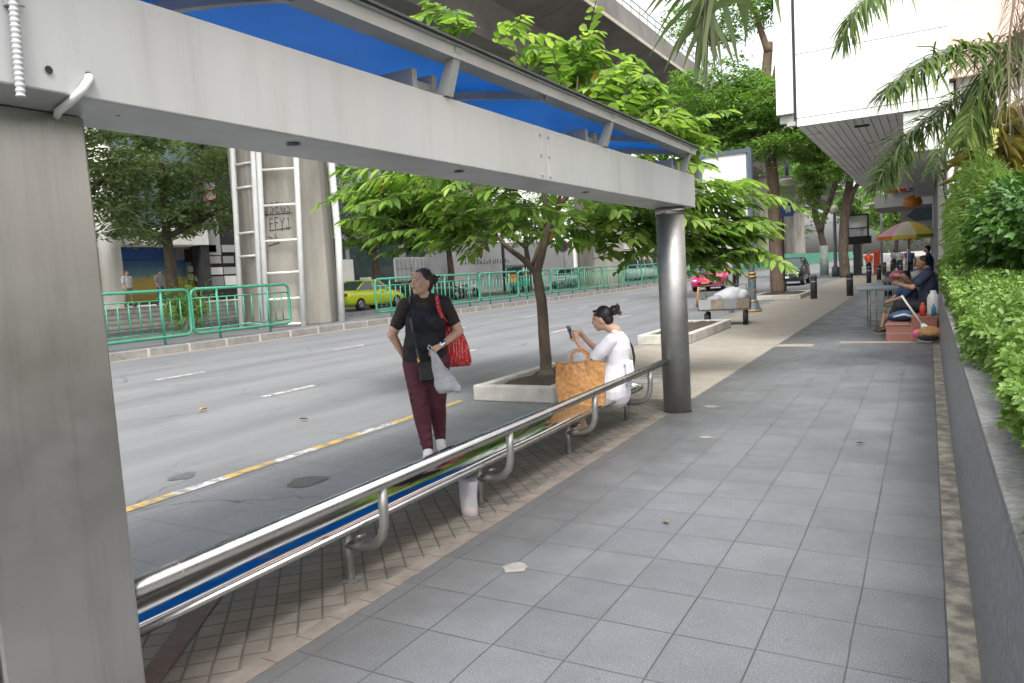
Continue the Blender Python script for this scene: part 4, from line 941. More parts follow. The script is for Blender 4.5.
# --- palms
def frond(pts, nl, L, W, droop=.5, spread=.9, ragged=.12):
    P = [np.array(p, float) for p in pts]; out = []
    for i in range(len(P) - 1):
        a = P[max(0, i - 1)]; b_ = P[i]; c = P[i + 1]; d = P[min(len(P) - 1, i + 2)]
        for k in range(8):
            t = k / 8; out.append(.5 * ((2 * b_) + (c - a) * t + (2 * a - 5 * b_ + 4 * c - d) * t * t + (3 * b_ - a - 3 * c + d) * t ** 3))
    out.append(P[-1]); out = np.array(out); m = len(out)
    u = np.linspace(.12, .995, nl); idx = u * (m - 1); i0 = np.minimum(idx.astype(int), m - 2); fr = (idx - i0)[:, None]
    pos = out[i0] * (1 - fr) + out[i0 + 1] * fr; tan = norm(out[i0 + 1] - out[i0])
    side = norm(np.cross(tan, [0, 0, 1.0])); up = np.cross(side, tan)
    Ps = []; Ds = []; Ns = []; Ls = []
    for sg in (1, -1):
        ang = rng.normal(size=(nl, 1)) * .25 + .15
        d = side * sg * spread * np.cos(ang) + up * np.sin(ang) * .8 + tan * .65 + rng.normal(size=(nl, 3)) * ragged
        Ps.append(pos); Ds.append(d); Ns.append(up + rng.normal(size=(nl, 3)) * .2); Ls.append(L * (.45 + .75 * np.sin(np.pi * np.clip(u * .85 + .12, 0, 1))) * rng.uniform(.8, 1.15, nl))
    return np.concatenate(Ps), np.concatenate(Ds), np.concatenate(Ns), np.concatenate(Ls), out
def blades(P, D, N, L, W, droop):
    """long drooping leaflets: 3 segments"""
    D = norm(D); S = norm(np.cross(D, N)); n = len(P); W = np.broadcast_to(W, (n,))[:, None]; L = L[:, None]; G_ = np.array([0, 0, -1.0]); rows = []
    for t, wf in ((0, .35), (.35, 1), (.7, .8), (1, .06)):
        c = P + D * L * t * (1 - .18 * t * droop) + G_ * L * droop * t * t * .75; rows += [c + S * W * wf * .5, c - S * W * wf * .5]
    v = np.stack(rows, 1).reshape(-1, 3); i = np.arange(n)[:, None] * 8
    f = np.concatenate([i + np.array([[2 * k, 2 * k + 1, 2 * k + 3, 2 * k + 2]]) for k in range(3)], 0); return v, f
def palm(name, base, top, lab, fronds, mat, W, droop, trunk_r=.11):
    t = empty(name, base, lab, 'palm'); q = MB()
    limb(q, [base, ((base[0] + top[0]) / 2, (base[1] + top[1]) / 2, (base[2] + top[2]) / 2), top], trunk_r, trunk_r * .8, 12)
    for k in range(12):
        f_ = .1 + .85 * k / 12; p = V(base).lerp(V(top), f_); q.lathe([(trunk_r * 1.0, -.02), (trunk_r * 1.08, 0), (trunk_r * 1.0, .02)], p, 12)
    par(q.build('trunk', M['bark']), t)
    for (pts, nl, L, kw) in fronds:
        w_ = kw.pop('W', W); mt = kw.pop('mat', mat); dr = kw.pop('droop', droop)
        P, D, N, Ls, ax = frond([top] + pts, nl, L, w_, **kw); v, f = blades(P, D, N, Ls, w_, dr)
        o = par(npmesh('frond', v, f, mt), t)
        q = MB(); m_ = len(ax); q.tube([V(a) for a in ax], [.016 * (1 - .8 * i / m_) + .002 for i in range(m_)], 6); r_ = q.build('midrib', mt); par(r_, o)
    return t
palm('feather_palm', (1.35, 10.9, .9), (1.3, 11.0, 4.15), 'feather palm leaning its ragged fronds across the white signboard', [
    ([(.75, 10.5, 3.85), (.34, 10.13, 3.80), (-.06, 9.78, 3.62), (-.42, 9.52, 3.32)], 210, .50, dict(droop=.6, ragged=.25)),
    ([(.68, 10.95, 3.60), (.15, 10.66, 3.24), (-.28, 10.37, 2.85), (-.5, 10.2, 2.40)], 210, .47, dict(droop=.6, ragged=.25)),
    ([(1.0, 10.6, 4.75), (.5, 10.0, 4.80), (-.1, 9.5, 4.62), (-.6, 9.0, 4.2), (-.76, 8.9, 3.85)], 200, .42, dict(droop=.9, ragged=.2)),
    ([(.9, 11.5, 3.95), (.57, 11.86, 3.52), (.25, 11.7, 3.10), (.06, 11.5, 2.6)], 60, .36, dict(droop=.8)),
    ([(1.0, 10.4, 3.95), (.7, 10.1, 3.7), (.45, 9.9, 3.1), (.35, 9.8, 2.75)], 70, .36, dict(droop=.8)),
    ([(1.8, 10.4, 4.6), (2.3, 9.8, 4.5), (2.7, 9.2, 3.9)], 60, .45, dict(droop=.8)),
    ([(1.6, 11.7, 4.8), (1.9, 12.4, 4.8), (2.1, 13.1, 4.3)], 60, .45, dict(droop=.8)),
    ([(1.05, 10.4, 4.55), (.92, 10.0, 4.4), (.80, 9.9, 3.9), (.78, 9.85, 3.2), (.80, 9.85, 2.7)], 70, .30, dict(mat=M['dry'], W=.012, droop=1.6, ragged=.35)),
    ([(1.15, 10.3, 4.5), (1.0, 10.1, 4.2), (.92, 10.0, 3.6), (.93, 10.0, 3.0)], 55, .28, dict(mat=M['dry'], W=.012, droop=1.6, ragged=.35)),
    ([(.95, 10.7, 3.7), (.6, 10.5, 3.2), (.5, 10.4, 2.85)], 70, .40, dict(droop=.9))], M['palm'], .028, .8)
palm('grey_palm', (1.3, 3.0, .9), (1.15, 3.1, 4.3), 'grey green palm with one broad drooping frond hanging over the pavement', [
    ([(.5, 4.2, 4.45), (-.35, 5.2, 4.3), (-1.05, 5.60, 3.98), (-1.36, 5.68, 3.60), (-1.44, 5.70, 3.30)], 58, .64, dict(droop=.6, ragged=.4, W=.066)),
    ([(1.9, 3.6, 4.9), (2.6, 4.2, 4.7), (3.0, 4.6, 4.1)], 26, .6, dict()), ([(1.2, 2.2, 5.0), (1.2, 1.2, 4.9), (1.2, .5, 4.4)], 26, .6, dict())], M['fanpalm'], .062, .9, .10)

# ------------------------------------------------------------------ buildings on the right
sb = empty('shop_building', (.3, 14, 0), 'white and pale pink shop building with grey corner pillar on the right', 'building')
def bb(name, lo, hi, mat, parent=sb, bev=0):
    q = MB(); q.box(lo, hi, bev=bev); return par(q.build(name, mat), parent)
bb('wall', (.42, 14.3, 0), (14, 70, 4.25), M['bldg_white']); bb('upper_wall', (.30, 14.1, 4.252), (14, 70, 16), M['bldg_pink'])
bb('corner_pillar', (.165, 14.55, 0), (.27, 15.1, 3.3), M['soffit'], bev=.01)
bb('shop_front', (.30, 15.1, 0), (.418, 69, 3.3), M['glass'])
for y in (18, 21.5, 25, 28.5, 34, 40, 46, 52, 58): bb('front_column', (.18, y, 0), (.298, y + .5, 3.3), M['soffit'])
q = MB(); q.tube([(.335, 14.25, 0), (.335, 14.25, 4.2)], .055, 12); par(q.build('drain_pipe', M['white']), sb)
q = MB(); q.tube([(.47, 14.25, 0), (.47, 14.25, 4.2)], .03, 10); q.box((.44, 14.2, 1.0), (.5, 14.26, 1.12)); par(q.build('drain_pipe', M['planter']), sb)
q = MB(); q.tube([(.29, 14.2, 3.3), (.25, 14.15, 2.9), (.24, 14.15, 2.5), (.28, 14.18, 2.25), (.31, 14.2, 2.2)], .012, 6); par(q.build('loose_cable', M['rubber']), sb)
# roof canopy over the entrance
q = MB(); q.box((-.285, 12.86, 3.03), (.16, 24, 3.6)); par(q.build('entrance_canopy', M['soffit']), sb)
bb('canopy_fascia', (-.30, 12.805, 3.02), (.28, 12.858, 3.603), M['panel'])
bb('reflection_block', (4.5, -30, 0), (14, 14.05, 2.9), M['bldg_grey'])  # unseen block, added and kept low for the steel pillar's reflection
# signboard with slatted soffit
sg = empty('overhanging_signboard', (-.8, 13, 3.6), 'huge white panelled signboard overhanging the pavement with slatted grey soffit', 'signboard')
bb('box', (-1.79, 12.80, 3.63), (.29, 28.2, 9.4), M['panel'], sg)
q = MB(); edges = [3.612, 3.745, 4.735, 5.725, 6.715, 7.705, 8.695, 9.4]
for a, b_ in zip(edges[:-1], edges[1:]): q.box((-1.80, 12.752, a + .006), (.285, 12.798, b_ - .006), bev=.003)
par(q.build('front_panel', M['panel']), sg)
bb('panel_seam', (-1.795, 12.765, 3.62), (.28, 12.797, 9.38), M['seam'], sg)
bb('side_panel', (-2.10, 12.70, 3.83), (-1.845, 12.80, 9.4), M['panel'], sg, .006)
bb('dark_gap', (-1.845, 12.76, 3.72), (-1.803, 12.84, 9.35), M['dark'], sg)
q = MB(); q.box((-2.06, 12.78, 3.70), (-1.82, 12.9, 3.826)); q.box((-1.95, 12.74, 3.64), (-1.82, 12.86, 3.70)); par(q.build('bracket', M['frame']), sg)
q = MB()
for i in range(13):
    x = -1.79 + i * .1155; q.box((x + .005, 12.80, 3.606), (x + .108, 28.2, 3.628))
par(q.build('soffit_slat', M['slat']), sg)
bb('soffit_backing', (-1.79, 12.8, 3.629), (.28, 28.15, 3.6315), M['frame'], sg)
q = MB(); q.box((-1.02, 13.4, 3.585), (-.80, 13.5, 3.606)); q.box((-.72, 15.4, 3.59), (-.55, 15.5, 3.606)); q.box((-.9, 19, 3.59), (-.7, 19.1, 3.606)); par(q.build('vent', M['dark']), sg)
# next shops
nb = empty('awning_shop', (-.4, 35, 0), 'farther shop with a deep grey awning beyond the signboard', 'building')
bb('awning', (-1.9, 34.2, 3.35), (.29, 39, 3.9), M['bldg_grey'], nb); bb('awning_edge', (-1.1, 39.2, 2.9), (.29, 50, 3.4), M['bldg_white'], nb); bb('upper_storey', (-1.2, 34, 3.92), (.29, 60, 9), M['bldg_grey2'], nb)
o = bb('hanging_sign', (-.55, 29.0, 3.6), (.25, 29.2, 4.0), M['sign_blue'], nb); bb('red_sign', (-1.3, 29.0, 3.56), (-.6, 29.2, 3.95), M['sign_red'], nb)
q = MB(); q.prism([(-.52, 2.52), (-.30, 2.36), (.12, 2.36), (.12, 2.72), (-.30, 2.72)], 'y', 24.0, 24.06); hsg = q.build('shop_sign', M['post_blue']); tag(hsg, 'dark blue arrow shaped sign hanging by the corner pillar', 'sign')
q = MB(); q.lathe([(.02, .36), (.22, .26), (.28, .1), (.22, 0), (.02, -.04)], (-.40, 27.0, 2.95), 16); lt = q.build('lantern', M['sign_orange']); tag(lt, 'orange round lantern hanging under the canopy', 'lantern')
q = MB()
for i in range(5): q.box((.05, 45 + i * 30, 0), (8, 45 + i * 30 + 29, 9 + (i * 37) % 6)); 
# separate buildings down the right side
for i in range(4):
    b0 = empty('row_building', (.3, 60.5 + i * 32, 0), ['white rendered building beyond the awning shop', 'grey rendered building farther down the pavement', 'pale pink building farther still down the pavement', 'farthest building at the end of the pavement'][i], 'building')
    hgt = 10 + (i * 37) % 6; mt = [M['bldg_white'], M['bldg_grey'], M['bldg_pink'], M['bldg_white']][i]
    bb('wall', (.3, 70.2 + i * 32, 0), (12, 70 + i * 32 + 31.5, hgt), mt, b0)
    for z in np.arange(1.0, hgt - 2, 3.0):
        q = MB()
        for k in range(9): q.box((.25, 71 + i * 32 + k * 3.4, z), (.299, 71 + i * 32 + k * 3.4 + 2.2, z + 1.7))
        par(q.build('window_row', M['glass']), b0)

# ------------------------------------------------------------------ buildings across the road
gb = empty('glass_office', (-36, 22, 1.1), 'office block with teal glass band over a blue and yellow shopfront', 'building')
bb('slab', (-46, -20, 9.9), (-33.9, 31.5, 14), M['bldg_white'], gb); bb('glass_band', (-45, -20, 4.95), (-34.1, 26.4, 9.9), M['glass_teal'], gb)
q = MB()
for y in np.arange(-18, 26, 2.6): q.box((-34.1, y, 4.95), (-34.02, y + .07, 9.9))
q.box((-34.1, -20, 4.96), (-33.98, 26.4, 5.2)); par(q.build('mullions', M['post_dark']), gb)
bb('fascia', (-45, -20, 4.1), (-33.8, 26.9, 4.95), M['bldg_white'], gb, .02); bb('end_column', (-34.6, 26.4, 1.1), (-33.85, 26.9, 9.9), M['shop_dark'], gb)
bb('recess_wall', (-40, -20, 1.1), (-35.6, 28, 4.1), M['bldg_grey2'], gb)
for i in range(3):
    for j in range(3): bb('poster_card', (-35.58, 26.75 + .36 * i, 1.9 + .42 * j), (-35.5, 27.05 + .36 * i, 2.22 + .42 * j), M['sign_red' if (i, j) == (1, 1) else 'sign_yellow' if j == 0 else 'sign_white'], gb)
bb('shop_sign', (-35.58, 21.0, 3.45), (-35.45, 26.0, 4.05), M['sign_blue'], gb)
m, nt, b, out = newmat('poster_fade'); tc = nt.nodes.new('ShaderNodeTexCoord'); sx_ = nt.nodes.new('ShaderNodeSeparateXYZ'); nt.links.new(tc.outputs['Object'], sx_.inputs[0])
fac = math_(nt, 'ADD', ramp_f(nt, sx_.outputs['Z'], 1.2, 3.4), math_(nt, 'MULTIPLY', math_(nt, 'SUBTRACT', noise(nt, 1.2, 3), .5), .35))
nt.links.new(ramp(nt, fac, [(.2, (.55, .38, .08)), (.52, (.50, .36, .10)), (.66, (.12, .22, .26)), (.9, (.03, .10, .20))]), b.inputs['Base Color']); M['poster'] = m
bb('poster', (-35.58, 22.9, 1.2), (-35.5, 26.6, 3.4), M['poster'], gb); bb('door_post', (-35.58, 21.5, 1.15), (-35.4, 22.6, 3.4), M['bldg_grey'], gb)
bb('blue_strip', (-35.58, 26.65, 3.3), (-35.5, 27.9, 4.0), M['shop_dark'], gb)
q = MB(); q.lathe([(.48, 0), (.46, 9)], (-33.2, 20.9, 1.1), 24); par(q.build('round_column', M['bldg_white']), gb)
db = empty('dark_shopfront', (-36, 31, 1.1), 'dark shopfront with grids of white, yellow and red posters', 'building')
bb('frame', (-46, 27.05, 1.1), (-34.6, 34.5, 12), M['shop_dark'], db)
random.seed(11)
for i in range(5):
    for j in range(4):
        y = 27.2 + i * 1.12; z = 1.9 + j * .62
        if random.random() < .85: bb('poster', (-34.58, y, z), (-34.5, y + random.choice([.7, .95, 1.0]), z + random.choice([.4, .52])), M[random.choice(['bldg_grey', 'bldg_grey', 'sign_white', 'bldg_grey', 'bldg_grey2', 'bldg_grey', 'sign_yellow', 'bldg_grey2'])], db)
bb('yellow_banner', (-34.58, 29.3, 4.6), (-34.5, 29.9, 6.4), M['sign_orange'], db); bb('white_banner', (-34.58, 27.4, 3.6), (-34.5, 28.2, 7.6), M['bldg_grey'], db)
q = MB(); vs = [(-34.52, 27.8 + .32 * math.cos(t), 6.9 + .32 * math.sin(t)) for t in [2 * math.pi * k / 10 for k in range(11)]]; q.tube(vs, .07, 6); par(q.build('emblem', M['sign_red']), db)
mb_ = empty('grey_block', (-36, 45, .3), 'grey rendered block with dark glass ground floor behind the taxi', 'building')
bb('wall', (-46, 35, .3), (-34.2, 58, 11), M['bldg_grey2'], mb_)
for y in (35.6, 38.4, 41.4, 44.6): bb('window', (-34.22, y, .9), (-34.1, y + 2.3, 4.6), M['glass'], mb_)
bb('notice', (-34.1, 37.4, 1.7), (-34.0, 38.5, 3.2), M['sign_white'], mb_)
for y in (43.0, 45.1): bb('poster_row', (-34.1, y, 1.5), (-34.0, y + 1.9, 3.3), M['bldg_grey'], mb_)
q = MB()
for k in range(8): q.box((-34.0, 43.05 + k * .5, 1.6), (-33.97, 43.4 + k * .5, 2.3)); q.box((-34.0, 43.05 + k * .5, 2.45), (-33.97, 43.4 + k * .5, 3.15))
par(q.build('poster_print', M['bldg_grey2']), mb_)
for y in (36, 40, 44, 48, 52): bb('upper_window', (-34.22, y, 5.6), (-34.1, y + 3, 7.6), M['glass'], mb_)
lw = empty('boundary_wall', (-33, 56, .3), 'long pale grey wall with dark lettering behind the green railing', 'wall')
bb('wall', (-33.2, 49, .3), (-32.9, 72, 4.4), M['bldg_grey'], lw)
q = MB(); random.seed(5)
y = 50.2
while y < 58:      # row of small lettering strokes
    wd = random.uniform(.16, .34)
    for s_ in range(random.choice([2, 3])):
        a = random.choice([0, 1]); q.box((-32.9, y + s_ * wd * .4, 2.6), (-32.88, y + s_ * wd * .4 + .05, 2.95)) if a else q.box((-32.9, y, 2.6 + s_ * .14), (-32.88, y + wd, 2.65 + s_ * .14))
    y += wd + .22
par(q.build('lettering', M['ink']), lw)
for k in range(3): bb('vent', (-32.9, 52.5 + k * 1.5, 1.3), (-32.86, 53.4 + k * 1.5, 1.9), M['bldg_grey2'], lw)
q = MB(); q.tube([(-27.4, 47.5, .3), (-27.4, 47.5, 6)], .12, 8); ut = q.build('utility_pole', M['post_dark']); tag(ut, 'dark utility pole in front of the lettered grey wall', 'pole')
q = MB(); q.tube([(-22.4, 47.5, .25), (-22.4, 47.5, 4.2)], .06, 8)
ns = q.build('no_parking_sign', M['frame']); tag(ns, 'round blue no-parking sign with red rim on a post across the road', 'road sign')
q = MB(); q.tube([(-22.40, 47.42, 3.3), (-22.40, 47.38, 3.3)], .42, 20); sd = q.build('sign_disc', M['sign_red'], ns)
q = MB(); q.tube([(-22.40, 47.379, 3.3), (-22.40, 47.37, 3.3)], .34, 20); q.build('sign_face', M['sign_blue'], ns)
for i, (y, h_, mt, lab) in enumerate(((74, 13, 'bldg_white', 'white office block across the road behind the planted tree'), (96, 16, 'bldg_grey', 'tall grey block across the road beyond the third pier'), (128, 20, 'bldg_white', 'distant white tower block across the road'), (170, 24, 'bldg_grey', 'farthest grey tower across the road'))):
    b0 = empty('office_block', (-36, y, .3), lab, 'building'); bb('wall', (-50, y, .3), (-33.5 + i, y + 20 + 8 * i, h_), M[mt], b0)
    for z in np.arange(1.5, h_ - 2, 3.2):
        q = MB()
        for k in range(6 + 2 * i): q.box((-33.5 + i, y + .8 + k * 3.1, z), (-33.44 + i, y + 2.9 + k * 3.1, z + 1.8))
        q2 = par(q.build('window_row', M['glass']), b0)
q = MB()
for k in range(30): q.box((-17.95, 103 + k * 4, .2), (-17.87, 106.96 + k * 4, 2.1))
tag(q.build('green_hoarding', M['green_paint']), 'long green construction hoarding along the far kerb in the distance', 'hoarding')

# ------------------------------------------------------------------ posts and signs on the pavement
t = empty('advert_board', (-4.53, 22.5, 0), 'large white advertising board with dark frame on ornate banded posts', 'advertising board')
for x in (-4.53,):
    q = MB(); q.lathe([(.25, 0), (.25, .1), (.20, .13), (.17, .28), (.13, .30), (.115, .34), (.115, 1.05), (.10, 1.10), (.085, 1.2), (.085, 4.8)], (x, 22.5, 0), 18); o = par(q.build('post', M['post_blue']), t)
    q = MB()
    for z, r in ((.02, .258), (.30, .15), (1.02, .135), (1.12, .12)): q.lathe([(r, z), (r, z + .06)], (x, 22.5, 0), 18)
    for k in range(30):
        a = k * .42; z = .38 + k * .021; q.tube([(x + .117 * math.cos(a), 22.5 + .117 * math.sin(a), z), (x + .117 * math.cos(a + .42), 22.5 + .117 * math.sin(a + .42), z + .021)], .012, 4)
    q = par(q.build('gold_band', M['gold']), o) if False else q.build('gold_band', M['gold'], o)
    q.matrix_parent_inverse = Matrix.Translation(V((0, 0, 0)))
q = MB(); q.tube([(-5.15, 22.5, 0), (-5.15, 22.5, 2.5)], .07, 10); par(q.build('rear_post', M['bldg_grey']), t)
fr_ = MB(); fr_.box((-5.95, 22.40, 4.66), (-4.44, 22.60, 4.78)); fr_.box((-5.95, 22.40, 2.50), (-4.44, 22.60, 2.62)); fr_.box((-5.97, 22.40, 2.62), (-5.87, 22.60, 4.66)); fr_.box((-4.53, 22.40, 2.62), (-4.43, 22.60, 4.66)); par(fr_.build('frame', M['post_blue']), t)
bb('panel', (-5.87, 22.44, 2.62), (-4.53, 22.56, 4.66), M['panel'], t)
t = empty('street_lamp', (-6.13, 35.17, 0), 'ornate street lamp with an opal bowl hanging from a curved arm', 'street lamp')
q = MB(); q.tube([(-6.13, 35.17, 0), (-6.13, 35.17, 5.6), (-6.08, 35.17, 5.95), (-5.92, 35.17, 6.17), (-5.72, 35.17, 6.16), (-5.54, 35.17, 6.0), (-5.46, 35.17, 5.75), (-5.44, 35.17, 5.3)], .05, 8); par(q.build('pole', M['post_blue']), t)
q = MB(); q.tube([(-5.44, 35.17, 5.9), (-5.44, 35.17, 5.05)], .075, 8); q.lathe([(.05, 5.2), (.22, 5.12), (.26, 5.06)], (-5.44, 35.17, 0), 16); par(q.build('holder', M['post_blue']), t)
q = MB(); q.lathe([(.28, 5.06), (.36, 4.98), (.34, 4.86), (.2, 4.76), (.01, 4.73)], (-5.44, 35.17, 0), 20); par(q.build('lamp_bowl', M['lampglass']), t)
t = empty('bus_stop_sign', (-5.55, 33.6, 0), 'blue bus stop sign with a white bus symbol on a thin dark pole', 'bus stop sign')
q = MB(); q.tube([(-5.42, 33.6, 0), (-5.42, 33.6, 3.9)], .045, 8); q.lathe([(.1, 0), (.1, .5), (.06, .55)], (-5.42, 33.6, 0), 10); par(q.build('pole', M['post_dark']), t)
bs = bb('sign_panel', (-5.72, 33.5, 3.30), (-4.95, 33.55, 3.92), M['sign_blue'], t, .01)
q = MB(); q.box((-5.28, 33.492, 3.5), (-5.06, 33.498, 3.74)); q.box((-5.25, 33.492, 3.44), (-5.21, 33.498, 3.49)); q.box((-5.13, 33.492, 3.44), (-5.09, 33.498, 3.49)); par(q.build('symbol', M['sign_white']), t)
def bollard(lab):
    t = empty('bollard', (0, 0, 0), lab, 'bollard', 0, 'dark bollards along the pavement')
    q = MB(); q.lathe([(.115, 0), (.115, .68), (.105, .70), (.105, .73), (.118, .75), (.118, .79), (.09, .84), (.001, .855)], (0, 0, 0), 16); b0 = q.build('shaft', M['post_dark'], t)
    q = MB(); q.lathe([(.120, .60), (.120, .64)], (0, 0, 0), 16); q.build('band', M['frame'], t); return t
bl = bollard('dark bollard nearest the low trunk planter')
BL = [(-3.587, 28.5), (-2.5, 29.7), (-1.2, 28.9), (-2.62, 41.8), (-2.36, 45.7), (-1.43, 51.2), (-2.5, 55), (-1.1, 58), (-2.4, 64), (-1.2, 66), (-2.3, 74), (-1.0, 78), (-4.6, 73)]
BT = ['dark bollard nearest the low trunk planter', 'dark bollard at the grey paving edge left of the pale blue table', 'dark bollard behind the pale blue table and seated boy', 'dark bollard before the kiosk, right of its post', 'dark bollard just behind the one right of the kiosk', 'dark bollard under the umbrella rim, left edge', 'dark bollard beside the person in the orange vest', 'dark bollard under the umbrella, far off', 'dark bollard tenth along, pavement side', 'dark bollard farther under the awning', 'dark bollard far along the pavement, kerb side', 'dark bollard farthest under the awning', 'dark bollard behind the forked tree trunk']
for i, ((x, y), l_) in enumerate(zip(BL, BT)):
    o = bl if i == 0 else dup(bl, (x, y, .01), 0, l_); o.location = (x, y, .01)
t = empty('map_kiosk', (-4.3, 58.2, 0), 'black map kiosk with a glazed case on a post', 'kiosk')
q = MB(); q.box((-4.62, 58.0, 0), (-4.1, 58.4, 2.2)); q.lathe([(.7, 0), (.7, .1)], (-4.35, 58.2, 0), 14); par(q.build('post', M['post_dark']), t)
q = MB(); q.box((-5.05, 58.0, 2.2), (-3.45, 58.4, 2.75)); q.box((-5.0, 58, 4.2), (-3.6, 58.4, 4.32)); q.box((-5.0, 58, 2.7), (-4.9, 58.4, 4.2)); q.box((-3.7, 58, 2.7), (-3.6, 58.4, 4.2)); q.box((-4.9, 58, 3.3), (-3.7, 58.4, 3.36)); par(q.build('case', M['rubber']), t)
bb('glass_pane', (-4.9, 58.15, 2.75), (-3.7, 58.2, 4.2), M['clear'], t)
q = MB(); q.lathe([(.1, 4.32), (.12, 4.5), (.03, 4.8), (.02, 5.3)], (-4.6, 58.2, 0), 8); par(q.build('finial', M['rubber']), t)
t = empty('street_lamp', (-3.0, 62, 0), 'plain pale grey lamp post with bent top beyond the kiosk', 'street lamp')
q = MB(); q.tube([(-3.0, 62, 0), (-3.0, 62, 4.6), (-3.1, 62, 5.0), (-3.5, 62, 5.2), (-4.0, 62, 5.0)], .09, 8); par(q.build('pole', M['bldg_grey']), t)
q = MB(); q.box((-4.2, 61.9, 4.85), (-3.8, 62.1, 4.98)); par(q.build('lamp_head', M['white']), t)
t = empty('street_lamp', (-5.7, 57, 0), 'dark slender lamp post between the two dark tree trunks', 'street lamp')
q = MB(); q.lathe([(.25, 0), (.25, .6), (.12, .8), (.1, 4.2), (.05, 4.6)], (-5.7, 57, 0), 12); par(q.build('pole', M['post_blue']), t)
q = MB(); q.lathe([(.06, 4.5), (.3, 4.6), (.24, 4.9), (.05, 5.05)], (-5.7, 57, 0), 12); par(q.build('lamp_bowl', M['lampglass']), t)

for x, y, a, lab in ((-6.35, 6.05, .4, 'dry leaf on the road near the yellow line'), (-8.3, 6.2, 1.4, 'yellowed leaf on the road beyond the lane dash'), (-1.35, 4.1, 2.2, 'curled dry leaf on the grey paving near a tile joint'), (-2.9, 4.9, .9, 'dry leaf on the small pavers under the bench'), (-.45, 6.4, 3.0, 'dry leaf on the paving near the granite wall')):
    v, f = leaves(np.array([[x, y, .03]]), np.array([[math.cos(a), math.sin(a), .05]]), np.array([[0, 0, 1.]]), .12 if x < -5 else .07, .06 if x < -5 else .035, .3, .1); o = npmesh('fallen_leaf', v, f, M['yellow_leaf' if x < -8 else 'dry']); tag(o, lab, 'leaf', 'fallen leaves on the ground')
